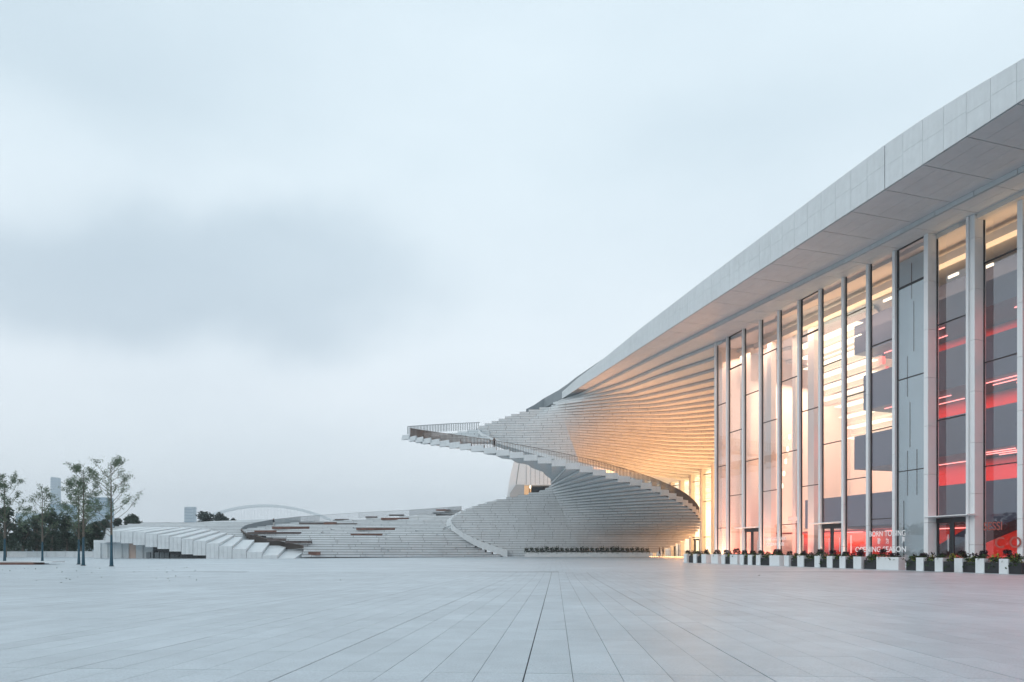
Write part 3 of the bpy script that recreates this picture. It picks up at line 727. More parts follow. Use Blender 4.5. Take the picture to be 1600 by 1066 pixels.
for i, (x0, x1, y0) in enumerate(((239, 246, 856.5), (246, 265, 859.8), (265, 283, 863.8), (283, 321, 868.2))):
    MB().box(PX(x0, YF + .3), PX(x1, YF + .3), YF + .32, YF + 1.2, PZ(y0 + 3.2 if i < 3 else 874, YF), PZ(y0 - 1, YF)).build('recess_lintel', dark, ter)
# balustrades of the terrace
def fence(pts, h, name, m, parent, gap=.17, w_=.1, taper=None, along=False):
    mb = MB(); tops = []
    for a, b in zip(pts, pts[1:]):
        A, B = P(*a), P(*b); n_ = max(1, int(math.dist(A, B) / gap)); d = Vector((B[0] - A[0], B[1] - A[1])).normalized(); nn = Vector((-d[1], d[0]))
        for i in range(n_):
            t = i / n_; c_ = [A[j] + (B[j] - A[j]) * t for j in range(3)]
            hh = h
            mb.rbox((c_[0], c_[1]), d, nn, .05 if along else .02, .03 if along else w_, c_[2] - hh, c_[2])
        mb.rbox(((A[0] + B[0]) / 2, (A[1] + B[1]) / 2), d, nn, math.dist(A[:2], B[:2]), .06, min(A[2], B[2]) - .03, min(A[2], B[2])) if abs(A[2] - B[2]) < .02 else mb.hexa(
            [(A[0] - nn[0] * .03, A[1] - nn[1] * .03, A[2] - .04), (B[0] - nn[0] * .03, B[1] - nn[1] * .03, B[2] - .04), (B[0] + nn[0] * .03, B[1] + nn[1] * .03, B[2] - .04), (A[0] + nn[0] * .03, A[1] + nn[1] * .03, A[2] - .04),
             (A[0] - nn[0] * .03, A[1] - nn[1] * .03, A[2]), (B[0] - nn[0] * .03, B[1] - nn[1] * .03, B[2]), (B[0] + nn[0] * .03, B[1] + nn[1] * .03, B[2]), (A[0] + nn[0] * .03, A[1] + nn[1] * .03, A[2])])
    return stuff(mb.build(name, m, parent))
far_pts = [(377, 826.4, 98), (379.5, 823, 100), (386, 820, 101.5), (400, 816.5, 103.5), (427, 811.5, 108), (470, 807, 112), (500, 805, 114), (560, 801, 115), (640, 796.8, 115), (700, 792.5, 113), (722, 791, 112)]
near_pts = [(377, 826.4, 98), (381.6, 831.4, 94), (388, 834.3, 91.5), (399, 837.2, 88.5), (416, 841.4, 85), (435, 845.2, 82), (454, 849, 79.2), (474, 852, 76.8)]
fence(far_pts, 1.0, 'balustrade', coping, ter, gap=.16, w_=.16)
def nearfence():
    mb = MB()
    for a, b in zip(near_pts, near_pts[1:]):
        A, B = P(*a), P(*b); n_ = max(1, int(math.dist(A, B) / .13)); d = Vector((B[0] - A[0], B[1] - A[1])).normalized(); nn = Vector((-d[1], d[0]))
        ha = lerp([(377, 1.5), (430, 1.0), (454, .7), (474, .36)], a[0]); hb = lerp([(377, 1.5), (430, 1.0), (454, .7), (474, .36)], b[0])
        for i in range(n_):
            t = i / n_; c_ = [A[j] + (B[j] - A[j]) * t for j in range(3)]
            mb.rbox((c_[0], c_[1]), d, nn, .02, .16, c_[2] - (ha + (hb - ha) * t), c_[2])
        mb.hexa([(A[0] - nn[0] * .06, A[1] - nn[1] * .06, A[2] - .04), (B[0] - nn[0] * .06, B[1] - nn[1] * .06, B[2] - .04), (B[0] + nn[0] * .06, B[1] + nn[1] * .06, B[2] - .04), (A[0] + nn[0] * .06, A[1] + nn[1] * .06, A[2] - .04),
                 (A[0] - nn[0] * .06, A[1] - nn[1] * .06, A[2]), (B[0] - nn[0] * .06, B[1] - nn[1] * .06, B[2]), (B[0] + nn[0] * .06, B[1] + nn[1] * .06, B[2]), (A[0] + nn[0] * .06, A[1] + nn[1] * .06, A[2])])
    stuff(mb.build('balustrade', slatm, ter))
nearfence()
# benches set into the steps
BN = [(547.5, 596.4, 833.9, 837.8, 'w', 'thick red-brown wooden bench on the middle of the steps, lower of the central pair'),
      (556.4, 616.2, 824.8, 827.9, 'w', 'longest red-brown wooden bench on the middle of the steps, upper of the central pair'),
      (595, 638, 809, 812, 'w', 'red-brown bench high on the right half of the steps'),
      (506, 525, 816, 820.4, 'w', 'short tall red-brown bench block overlapping two long grey benches'),
      (525.5, 557, 817.8, 820.2, 'd', 'dark grey bench reaching right from the short brown block'),
      (467, 505.5, 816.6, 818.8, 'd', 'thin dark bench reaching left from the short brown block'),
      (522.8, 544, 811, 812.6, 'd', 'thin short dark bench just below the top balustrade, left one'),
      (571, 589, 807, 808.6, 'd', 'thin short dark bench just below the top balustrade, middle one'),
      (607.6, 631, 804, 805.8, 'd', 'thin dark bench touching the foot of the top balustrade'),
      (681, 704, 796, 797.8, 'w', 'thin brown bench at the top of the steps beside the spiral staircase'),
      (481.5, 499, 862, 867, 'w', 'low boxy brown bench nearest the plaza beside the last sloping block'),
      (424.5, 481.8, 823, 825.8, 'w', 'long grey and brown bench on which the dark clothed person stands'),
      (397, 430, 828.8, 831.4, 'w', 'short brown bench inside the curve of the dark balustrade'),
      (386, 468.8, 831.5, 834, 'd', 'long dark bench running out from the curve of the balustrade'),
      (417, 445, 841.2, 845, 'd', 'dark upper bench behind the descending balustrade'),
      (445.5, 485.5, 845, 848.8, 'd', 'dark lower bench beyond the descending balustrade')]
bench_y = {}
for x0, x1, y0, y1, kind, lab in BN:
    b_ = terr((x0 + x1) / 2, y1); Y = b_[2] - .12; zb = PZ(y1, Y); zt = PZ(y0, Y)
    t_ = thing('bench', lab, 'bench', (PX((x0 + x1) / 2, Y), Y, zb), 'benches on the stepped terrace')
    hw = (PX(x1, Y) - PX(x0, Y)) / 2; h = zt - zb; mm = wood if kind == 'w' else woodd
    MB().box(-hw, hw, 0, .6, h - .07, h).build('seat', mm, t_)
    mb = MB(); n_ = max(2, int(hw * 2 / .35)); 
    for k in range(n_): mb.box(-hw + 2 * hw * k / n_ + .008, -hw + 2 * hw * (k + 1) / n_ - .008, .02, .5, -.04, h - .072)
    mb.build('front_slats', mm, t_)
    bench_y[lab] = (Y, zt)

# ------------------------------------------------------------------ glass front
dF = Vector((-.2873, .9578)); nI = Vector((.9578, .2873))      # along the front going away; into the building
def FY(px, q=0): return (37.64 + 1.044 * q) / ((px - 800) / F0 + .3)
def Fpt(px, q=0): Y = FY(px, q); return Vector((PX(px, Y), Y))
fins = [(1117, 0), (1135.2, 0), (1160, 0), (1186.3, 0), (1215.2, 0), (1246.6, 0), (1279.5, 0), (1315.5, 0), (1354, 0), (1395, 0), (1444.5, 0), (1513.5, .5), (1590.5, 1.0), (1672, 1.0), (1768, 1.5), (1885, 1.5), (2030, 1.5)]
FB = .40; FTOP = 20.35
trans = {0: [631.5, 728.5, 825.5], 1: [573, 673.5, 774], 2: [614, 719], 3: [549.5, 658, 767], 4: [592.5, 706, 819.5], 5: [520.5, 640, 759], 6: [567, 692], 7: [487, 616, 748], 8: [535.6, 670, 811], 9: [443, 589, 735], 10: [500, 652.6], 11: [400, 559.7, 726], 12: [470, 640, 800], 13: [400, 560, 720], 14: [460, 640, 780], 15: [400, 560, 720]}
doors = {2: 824.3, 6: 817.2, 10: 806.8}
gp = Vector((-.368, .930))      # pane direction is turned a little from the line of fins
for i, (px, q) in enumerate(fins):
    big = i in (10, 11, 12, 14); w_ = .21; dep = .5 if i in (10, 11) else .10
    c0 = Fpt(px, q)              # far-left corner of outer face
    W = w_ if not big else .30
    if i == 11: W = .42
    A = c0 - nI * .05; B = A - dF * W
    xd = .35 if big else .08; pth = [A, B, B + nI * (dep + xd), A + nI * (dep + xd)]
    # stacked cladding pieces with thin joints
    zs = []; z = FB; hM = 2.93; z += (hM * (.33 if i % 2 else .8))
    zs = [FB]
    while z < FTOP: zs.append(z); z += hM
    zs.append(FTOP)
    for a, b in zip(zs, zs[1:]):
        if b - a < .15: continue
        MB().prism([tuple(v) for v in pth], a + .008, b - .008).build('mullion', fin, house)
    if i == 11:   # the paired slim fin beside it
        A2 = c0 - nI * .18 + dF * .02; MB().prism([tuple(A2), tuple(A2 - dF * .14), tuple(A2 - dF * .14 + nI * .1), tuple(A2 + nI * .1)], FB, FTOP).build('mullion', fin, house)
def bay_ends(i):
    (pa, qa), (pb, qb) = fins[i], fins[i + 1]
    W = .24 if i not in (10, 11, 12, 14) else .30
    if i == 11: W = .42
    A = Fpt(pa, qa) - dF * W; q = qb
    B = Fpt(pb, qb)
    A = A + nI * (qb - qa)
    return A, B
for i in range(len(fins) - 1):
    A, B = bay_ends(i)                       # A far-left, B near-right
    A = A + nI * .10; B = B + nI * .04; n_ = Vector(((B - A)[1], -(B - A)[0])).normalized()
    if n_.dot(nI) < 0: n_ = -n_
    mid = (A + B) / 2; pm = 800 + F0 * mid[0] / mid[1]
    lv = [PZ(y, mid[1]) for y in trans[i]]
    top = FTOP - .02; zs = sorted([top] + lv, reverse=True)
    lowest = FB
    if i in doors: lowest = PZ(doors[i], mid[1]); 
    zs.append(lowest)
    def quadbox(a, b, z0, z1, t0, t1, name, m, parent=house):
        return MB().hexa([(*(a + n_ * t0), z0), (*(b + n_ * t0), z0), (*(b + n_ * t1), z0), (*(a + n_ * t1), z0), (*(a + n_ * t0), z1), (*(b + n_ * t0), z1), (*(b + n_ * t1), z1), (*(a + n_ * t1), z1)]).build(name, m, parent)
    dirn = (B - A).normalized()
    for k, (z1, z0) in enumerate(zip(zs, zs[1:])):
        framed = (i in (1, 5, 9) and k == 0)
        w_ = quadbox(A, A + dirn * (.09 if framed else .035), z0, z1, 0, .1, 'window_frame', dark)
        quadbox(B - dirn * .02, B, z0, z1, .0, .1, 'jamb', dark, w_)
        quadbox(A + dirn * .036, B - dirn * .021, z0 - (.05 if framed else .015), z0 + (.05 if framed else .035), -.02, .1, 'transom', dark, w_)
        if framed: quadbox(A + dirn * .09, B - dirn * .021, z1 - .12, z1, -.02, .1, 'head', dark, w_)
        g_ = MB(); a_, b_ = A + dirn * .03 + n_ * .04, B - dirn * .02 + n_ * .04
        g_.quad((*a_, z0 + .03), (*b_, z0 + .03), (*b_, z1 - .01), (*a_, z1 - .01)); g_.build('pane', glass, w_)
    if i in doors:
        zt = lowest
        cn = A + dirn * -.5 if i != 10 else A - dirn * .2
        c2 = B if i != 10 else B + dirn * .55
        MB().hexa([(*(cn - n_ * .75), zt - .02), (*(c2 - n_ * .75), zt - .02), (*(c2 - n_ * .0), zt - .06), (*(cn - n_ * .0), zt - .06), (*(cn - n_ * .75), zt + .03), (*(c2 - n_ * .75), zt + .03), (*(c2 - n_ * .0), zt + .08), (*(cn - n_ * .0), zt + .08)]).build('door_canopy', fin, house)
        dl = quadbox(A, B, zt - .38, zt - .07, -.02, .12, 'door_head', dark)
        W = (B - A).length
        for s0, s1 in ((.0, .48), (.48, 1.0)):
            a_, b_ = A + dirn * (W * s0 + .01), A + dirn * (W * s1 - .01)
            dr = quadbox(a_, a_ + dirn * .13, FB, zt - .38, 0, .08, 'door', dark)
            quadbox(b_ - dirn * .13, b_, FB, zt - .38, 0, .08, 'stile', dark, dr)
            quadbox(a_ + dirn * .13, b_ - dirn * .13, FB, FB + .2, 0, .08, 'bottom_rail', dark, dr)
            g_ = MB(); p_, r_ = a_ + dirn * .12 + n_ * .04, b_ - dirn * .12 + n_ * .04
            g_.quad((*p_, FB), (*r_, FB), (*r_, zt - .39), (*p_, zt - .39)); g_.build('pane', glass, dr)
            quadbox(b_ - dirn * .17, b_ - dirn * .14, 1.0, 2.0, -.09, -.05, 'handle', fin, dr)
# plinth steps along the glass front
for k in range(2):
    a, b = Fpt(1117, 0) - nI * (1.4 - k * .6) + dF * .5, Fpt(2030, 1.5) - nI * (1.4 - k * .6)
    MB().hexa([(*a, gz(a[1]) - .3), (*b, gz(b[1]) - .3), (*(b + nI * 3.5), -.3), (*(a + nI * 3.5), -.3), (*a, .16 + k * .12), (*b, .16 + k * .12), (*(b + nI * 3.5), .16 + k * .12), (*(a + nI * 3.5), .16 + k * .12)]).build('entrance_step', stone, house)

# ------------------------------------------------------------------ lobby behind the glass
def Ib(s0, s1, q0, q1, z0, z1, name, m, parent=house):     # s: metres along from the far corner towards the camera
    O = Fpt(1117, 0)
    a = O - dF * s0 + nI * q0; b = O - dF * s1 + nI * q0; c_ = O - dF * s1 + nI * q1; d_ = O - dF * s0 + nI * q1
    return MB().hexa([(*a, z0), (*b, z0), (*c_, z0), (*d_, z0), (*a, z1), (*b, z1), (*c_, z1), (*d_, z1)]).build(name, m, parent)
def s_px(px, q=0): return (Fpt(1117, 0) + nI * q - Fpt(px, q)).length
def zq(px, py, q): return PZ(py, FY(px, q))
SE = 46
Ib(.3, SE, .5, 16, .30, .40, 'lobby_floor', floorm)
Ib(-2, SE, 15.5, 16, .4, 21, 'lobby_back_wall', cream)
Ib(-.4, -.15, .4, 16, .4, 20.2, 'lobby_end_wall', cream)
Ib(s_px(1250, 3), SE, .6, 16, 20.0, 20.28, 'lobby_ceiling', cream)
# ceiling beam and the light troughs
Ib(s_px(1190, 3), SE, 2.2, 2.9, 19.1, 19.6, 'ceiling_beam', cream)
# balconies: slate fronts with red lit galleries between (front at q=5)
q = 4.2
sb0 = s_px(1335, q)
pxr = 1565; qq = q + 1.0
bands = [(418, 481), (527, 593), (639, 703), (752, 812)]
zb = [(zq(pxr, b, qq), zq(pxr, a, qq)) for a, b in bands]
for k, (z0, z1) in enumerate(zb):
    st = sb0 + (0, .9, 0, -5.4)[k] + (0 if k < 3 else 0)
    Ib(st, SE, q, q + .3, z0, z1, 'balcony_front', slate)
    Ib(st, SE, q + .31, 14, z0, z0 + .25, 'balcony_slab', slate)
    Ib(st, st + .3, q + .31, 14, z0 + .26, z1, 'balcony_end', slate)
    if k < 3:
        zz0 = zb[k + 1][1]
        Ib(st + 1.0, SE, 8, 8.2, zz0, z0 - .02, 'gallery_wall', redm)
        for r_ in range(4):
            for sg in range(5):
                a0 = st + 1.2 + sg * 7.5 + random.uniform(0, 3.5)
                Ib(a0, a0 + random.uniform(1.5, 3.6), q + .7 + r_ * .85, q + .74 + r_ * .85, z0 - .10, z0 - .04, 'light_strip', lamp_red)
z_b = zb[3][0]
Ib(s_px(1256, 9), SE, 9.0, 9.2, .4, z_b - .02, 'ground_floor_wall', redm)
Ib(s_px(1256, 9), SE, q + .4, 9, z_b - .3, z_b - .25, 'ground_floor_ceiling', redm)
for sg in range(7): Ib(8.5 + sg * 4.6, 10.8 + sg * 4.6, 6.4, 6.5, z_b - .40, z_b - .34, 'light_strip', lamp_red)
a_ = s_px(1329, 7); Ib(a_, a_ + .06, 7, 7.06, .9, 2.4, 'light_strip', lamp_red)
# dark diagonal stair flight in the right-hand bays
for px0, px1, y0, y1 in ((1425, 1600, 870, 775),):
    s0, s1 = s_px(px0, 3), s_px(px1, 3)
    O = Fpt(1117, 0); a = O - dF * s0 + nI * 2.8; b = O - dF * s1 + nI * 2.8
    z0, z1 = .3, zq(px1, y1, 3)
    MB().hexa([(*a, z0 - .2), (*b, z1 - 1.2), (*(b + nI * 2), z1 - 1.2), (*(a + nI * 2), z0 - .2), (*a, z0), (*b, z1), (*(b + nI * 2), z1), (*(a + nI * 2), z0)]).build('lobby_stair', slate, house)
# pale blue core wall close behind one bay, with slots
A, B = bay_ends(9); sA = (Fpt(1117, 0) - A).length - .1; sB = (Fpt(1117, 0) - B).length - .25
sA = s_px(1399, 1.1) - .35; sB = s_px(1447, 1.1); Ib(sA + .3, sB, 1.1, 1.4, .4, 19.9, 'core_wall', bluew)
for (t, z0, z1) in ((.55, 17.2, 19.5), (.62, 13.8, 17.0), (.42, 11, 13.6), (.5, 7.7, 10.6), (.42, 4.6, 7.5), (.72, 4.6, 7.5), (.3, .6, 4.3)):
    sx = sA + .3 + (sB - sA - .3) * t; Ib(sx, sx + .05, 1.07, 1.098, z0, z1, 'slot', dark)
# cream fins of the atrium at the far bays
for s0, q0, w_, z1 in ((.7, 2.2, .9, 19.5), (2.7, 3, 1.2, 19.5), (4.6, 2.2, .5, 19.5), (6.2, 3.5, .4, 19.5), (8.9, 2.8, .7, 19.5)):
    Ib(s0, s0 + w_, q0, q0 + .5, .4, z1, 'atrium_fin', cream)
Ib(6.9, 8.2, 2.5, 2.7, 3.6, 3.9, 'atrium_beam', cream)
for k in range(10):      # stepped light troughs inside the atrium
    z = 18.3 - k * .86; s0 = 6.3 + (k > 5) * 1.6 ; s1 = 13.2 - k * .12
    Ib(s0, s1, 3.6 + k * .45, 4.6 + k * .45, z, z + .06, 'light_trough', lamp_warm)
    Ib(s0 - .3, s1 + .3, 4.7 + k * .45, 5.0 + k * .45, z - .35, z + .4, 'trough_fascia', cream)
for k in range(7): Ib(3.6, 3.75, 4 + k * .2, 4.1 + k * .2, 4.5 + k * 1.1, 4.9 + k * 1.1, 'wall_lamp', lamp_dot)
for s0, q0, z in ((s_px(1487, 4), 3.7, zq(1487, 433, 3.7)), (s_px(1540, 4), 3.7, zq(1550, 415, 3.7)), (s_px(1385, 4), 3.7, zq(1385, 470, 3.7)), (s_px(1330, 4), 3.2, zq(1340, 478, 3.2))):
    Ib(s0, s0 + .7, q0, q0 + .1, z, z + .16, 'ceiling_lamp', lamp_warm)
def area(loc, to, sx, sy, col, e_):
    ld = bpy.data.lights.new('fill_light', 'AREA'); ld.shape = 'RECTANGLE'; ld.size = sx * G; ld.size_y = sy * G; ld.energy = e_; ld.color = col
    o = bpy.data.objects.new('fill_light', ld); C.objects.link(o); o.location = Vector(loc) * G
    o.rotation_euler = (Vector(loc) - Vector(to)).to_track_quat('Z', 'Y').to_euler(); return o
O = Fpt(1117, 0)
def ip3(s_, q_, z): v = O - dF * s_ + nI * q_; return (v[0], v[1], z)
WARM = (1.0, .66, .36); WARM2 = (1.0, .62, .45); RED = (1.0, .10, .07)
area(ip3(6, 9, 17), ip3(6, 8, 0), 11, 8, WARM2, 4300)
area(ip3(26, 3, 18.0), ip3(26, 6, 30), 36, 3, WARM, 1300)
area(ip3(5, 7, 3), ip3(5, 14, 9), 8, 3, WARM2, 1200)
for k in range(3): area(ip3(28, 6.0, zb[k][0] - .15), ip3(28, 6.4, 0), 34, 2.0, RED, 2400)
area(ip3(26, 6.6, z_b - .45), ip3(26, 7.5, 0), 36, 3, (1.0, .15, .07), 2000)
area((22.5, 93, .8), (19, 86, 14), 12, 7, (1.0, .43, .16), 12500)  # unseen uplight added outside, spreads an orange glow under the overhang
for px_, Y_, z_ in ((952, 77.6, 9.5), (985, 78, 8.95), (1020, 79.3, 8.25), (1050, 81.8, 7.65)):   # unseen lamps added behind the parapet to cast the amber glow
    area((PX(px_, Y_), Y_, z_), (PX(px_, Y_) + .3, Y_ + 4, z_ + 6), 2.6, .8, (1.0, .42, .16), 480)
area(ip3(9, .9, .7), ip3(9, -3.5, 10), 18, .9, (1.0, .60, .42), 1700)  # added strip inside the glass, aimed out and up to warm the soffit
area(ip3(8, 2.0, 19), ip3(8, 6, 6), 16, 2, WARM2, 1300)
area(ip3(4, 2.0, .9), ip3(4, 3.5, 9), 10, 1.5, (1.0, .22, .14), 700)

# ------------------------------------------------------------------ warm inner front beyond the corner
WA = (PX(1114, 99.5), 99.5); WB = (PX(1030, 114), 114.0)
wd = Vector((WB[0] - WA[0], WB[1] - WA[1])); wl = wd.length; wd /= wl; wn = Vector((-wd[1], wd[0]))
if wn[1] < 0: wn = -wn
def Wb(s0, s1, q0, q1, z0, z1, name, m, parent=house):
    a = Vector(WA) + wd * s0 + wn * q0; b = Vector(WA) + wd * s1 + wn * q0; c_ = Vector(WA) + wd * s1 + wn * q1; d_ = Vector(WA) + wd * s0 + wn * q1
    return MB().hexa([(*a, z0), (*b, z0), (*c_, z0), (*d_, z0), (*a, z1), (*b, z1), (*c_, z1), (*d_, z1)]).build(name, m, parent)
nb = 9; bw = 2.9
for k in range(-2, nb):
    s0 = .35 + k * bw
    Wb(s0 - .55, s0, -.1, .6, .3, 16.5, 'mullion', cream)
    w_ = Wb(s0, s0 + .04, .2, .3, .4, 16.2, 'window_frame', dark)
    b2 = Vector(WA) + wd * (s0 + .05) + wn * .25; b3 = Vector(WA) + wd * (s0 + bw - .6) + wn * .25
    MB().quad((*b2, .4), (*b3, .4), (*b3, 16.2), (*b2, 16.2)).build('pane', glass, w_)
    for z in ((3.3, 8.6, 12.6) if k % 2 == 0 else (3.3, 6.4, 11.8)): Wb(s0 + .04, s0 + bw - .57, .18, .3, z, z + .1, 'transom', dark, w_)
    if k in (1, 3): Wb(s0 + .3, s0 + .5, .1, .32, .4, 2.9, 'door', dark); Wb(s0 + 1.6, s0 + 1.8, .1, .32, .4, 2.9, 'door', dark); Wb(s0 + .2, s0 + 2.0, .1, .32, 2.9, 3.15, 'door_head', dark)
Wb(-12, 30, 7, 7.4, .3, 17, 'inner_back_wall', cream)
Wb(-12, 30, .7, 7, .28, .36, 'inner_floor', floorm)
for k in range(7): Wb(-8, 26, 1.8 + k * .55, 2.3 + k * .55, 14.5 - k * .8, 14.6 - k * .8, 'light_trough', lamp_soft)
Wb(-12, 30, .5, 7, 16.3, 16.6, 'inner_ceiling', cream)
def wp(s_, q_, z): v = Vector(WA) + wd * s_ + wn * q_; return (v[0], v[1], z)
area(wp(7, 5.8, 8), wp(7, -6, 8.0), 24, 12, (1.0, .50, .18), 6000)  # added panel behind the warm front, throws its glow onto the outer soffit
area(wp(7, 1.5, 8), wp(7, 8, 8.0), 24, 13, (1.0, .72, .40), 9000)
# side wall closing the main glass front at its far corner
a = Fpt(1117, 0) + nI * .3; MB().prism([(a[0], a[1]), (a[0] + .4, a[1] - .1), (WA[0] + 3.6, WA[1] - 1.5), (WA[0] + 3.1, WA[1] - 1.5)], .3, 19.5).build('return_wall', cream, house)

# ------------------------------------------------------------------ lettering on the glass
def text(body, px, py, h_px, q, name='lettering', sx=1.0, spacing=1.0):
    cu = bpy.data.curves.new(name, 'FONT'); cu.body = body; cu.size = 1; cu.extrude = .004; cu.space_character = spacing; cu.offset = .012
    o = bpy.data.objects.new(name, cu); C.objects.link(o); cu.materials.append(letterm)
    Y = FY(px, q); x = PX(px, Y); s_ = h_px * Y / F0 / .72
    o.location = Vector((x, Y, PZ(py, Y))) * G
    o.rotation_euler = (R(90), 0, math.atan2(-dF[1], -dF[0])); o.scale = (s_ * G * sx, s_ * G, s_ * G)
    me = bpy.data.meshes.new_from_object(o); o2 = bpy.data.objects.new(name, me); C.objects.link(o2)
    o2.location, o2.rotation_euler, o2.scale = o.location, o.rotation_euler, o.scale; o2.parent = house
    bpy.data.objects.remove(o); return o2
letterm = mat('white_letters', (.93, .93, .93), .5)
lghost = mat('frosted_letters', (.36, .10, .08), .5)
text('BORN TO SING', 1358, 838.6, 8.4, -.08, sx=.84)
text('歌', 1371, 849.6, 7.6, -.03, sx=.62); text('为', 1384, 849.0, 7.2, -.03, sx=.62); text('声', 1409, 847.6, 7.6, -.03, sx=.62)
text('OPENING SEASON', 1336.5, 862.6, 8.2, -.08, sx=1.0)
text('SHANGHAI GRAND', 1195.5, 844.6, 5.2, -.08, sx=.78)
text('OPERA HOUSE', 1197.5, 853.2, 5.2, -.08, sx=.88)
letterm = lghost
text('SESSI', 1537, 829, 13, .85, sx=.8); text('C O', 1554, 856, 17, .85, sx=1.0)

# ------------------------------------------------------------------ white wing seen through the loop
wing = thing('white_wing', 'white slit-windowed wing seen through the loop of the spiral staircase', 'building', (0, 0, 0))
Yw = 112
def wp2(px, py): return (PX(px, Yw), PZ(py, Yw))
out_ = [(808, 700), (797, 744), (790, 790), (818, 790), (818, 758), (900, 758), (900, 700)]
mb = MB(); pts = [wp2(*p) for p in out_]; n_ = len(pts)
mb.v = [(x, Yw, z) for x, z in pts] + [(x, Yw + 6, z) for x, z in pts]
mb.f = [(0, 1, 5 - 1, 6), (1, 2, 3, 4), (4, 5, 6)][:0]
mb.f = [(0, 1, 4, 6), (1, 2, 3, 4), (4, 5, 6)] + [(k, (k + 1) % n_, n_ + (k + 1) % n_, n_ + k) for k in range(n_)]
mb.build('wall', fin, wing)
for x in (822, 829, 836, 843, 849.5, 855.5):
    MB().box(PX(x, Yw), PX(x + .5, Yw), Yw - .03, Yw + .1, PZ(757, Yw), PZ(722, Yw)).build('slit', coping, wing)
mb = MB(); a, b = wp2(811, 722), wp2(806, 757); mb.hexa([(b[0], Yw - .03, b[1]), (b[0] + .12, Yw - .03, b[1]), (b[0] + .12, Yw + .1, b[1]), (b[0], Yw + .1, b[1]), (a[0], Yw - .03, a[1]), (a[0] + .12, Yw - .03, a[1]), (a[0] + .12, Yw + .1, a[1]), (a[0], Yw + .1, a[1])]); mb.build('slit', coping, wing)
MB().box(PX(830, Yw + 2), PX(905, Yw + 2), Yw + 2, Yw + 2.1, PZ(790, Yw), PZ(755, Yw)).build('dark_window', glass_dark, wing)
MB().box(PX(829, Yw + 2), PX(905, Yw + 2), Yw + 4, Yw + 4.1, PZ(790, Yw), PZ(755, Yw)).build('room_wall', dark, wing)
MB().box(PX(817.5, Yw + 1.5), PX(830, Yw + 1.5), Yw + 1.5, Yw + 1.6, PZ(790, Yw), PZ(757, Yw)).build('lit_window', emit('lit_window', (1, .62, .35), .55), wing)
MB().box(PX(826.5, Yw + 1.2), PX(827.5, Yw + 1.2), Yw + 1.2, Yw + 1.3, PZ(780, Yw), PZ(757, Yw)).build('window_bar', dark, wing)
MB().box(PX(827.6, Yw + 1.1), PX(829.5, Yw + 1.1), Yw + 1.1, Yw + 1.2, PZ(762, Yw), PZ(758, Yw)).build('wall_lamp', lamp_dot, wing)
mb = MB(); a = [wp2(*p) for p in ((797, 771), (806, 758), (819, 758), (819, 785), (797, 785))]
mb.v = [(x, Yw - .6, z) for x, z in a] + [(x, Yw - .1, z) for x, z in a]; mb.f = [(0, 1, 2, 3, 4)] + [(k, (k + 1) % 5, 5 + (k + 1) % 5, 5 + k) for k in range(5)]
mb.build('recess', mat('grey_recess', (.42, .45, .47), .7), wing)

# ------------------------------------------------------------------ planters along the glass front
def foliage(name, m, n, rx, ry, z0, z1, r, parent, bias=0.0):
    mb = MB()
    for _ in range(n):
        t = random.random(); a = random.random() * 6.28; k = math.sqrt(random.random()) * (1 - .45 * t)
        mb.leaf((math.cos(a) * rx * k, math.sin(a) * ry * k + bias, z0 + (z1 - z0) * t), r * random.uniform(.6, 1.3))
    return mb.build(name, m, parent)
def plan_y(px): return 35.37 / ((px - 800) / F0 + .3835)
pd = math.atan2(-1, .3835)
def white_planter(w_, label):
    t = thing('white_planter', label, 'planter', (0, 0, 0), 'white planters in front of the glass')
    h = .70; mb = MB(); wl_ = .02
    mb.box(-w_ / 2, w_ / 2, -.27, -.27 + wl_, 0, h); mb.box(-w_ / 2, w_ / 2, .27 - wl_, .27, 0, h); mb.box(-w_ / 2, -w_ / 2 + wl_, -.249, .249, 0, h - .001); mb.box(w_ / 2 - wl_, w_ / 2, -.249, .249, 0, h - .001)
    mb.build('box', planterw, t); MB().box(-w_ / 2 + .021, w_ / 2 - .021, -.248, .248, h - .08, h - .04).build('soil', soil, t)
    foliage('green_leaves', leaf_plant, int(90 * w_ / .45), w_ * .62, .32, h - .06, h + .20, .045, t)
    foliage('purple_leaves', leaf_purple, int(70 * w_ / .45), w_ * .5, .25, h + .05, h + .36, .05, t)
    return t
def black_planter(w_, label):
    t = thing('black_planter', label, 'planter', (0, 0, 0), 'black planters in front of the glass')
    h = .52; MB().box(-w_ / 2, w_ / 2, -.22, .22, 0, h).build('box', planterb, t)
    foliage('green_leaves', leaf_plant, int(200 * w_ / .7), w_ * .6, .34, h - .28, h + .26, .045, t)
    foliage('yellow_leaves', leaf_yellow, int(50 * w_ / .7), w_ * .3, .22, h - .05, h + .30, .045, t)
    foliage('purple_leaves', leaf_purple, int(46 * w_ / .7), w_ * .55, .25, h + .12, h + .42, .05, t)
    foliage('pale_flowers', mat('pale_flower', (.45, .5, .5), .7), 12, w_ * .5, .34, h - .12, h + .02, .04, t)['kind'] = 'stuff'
    return t
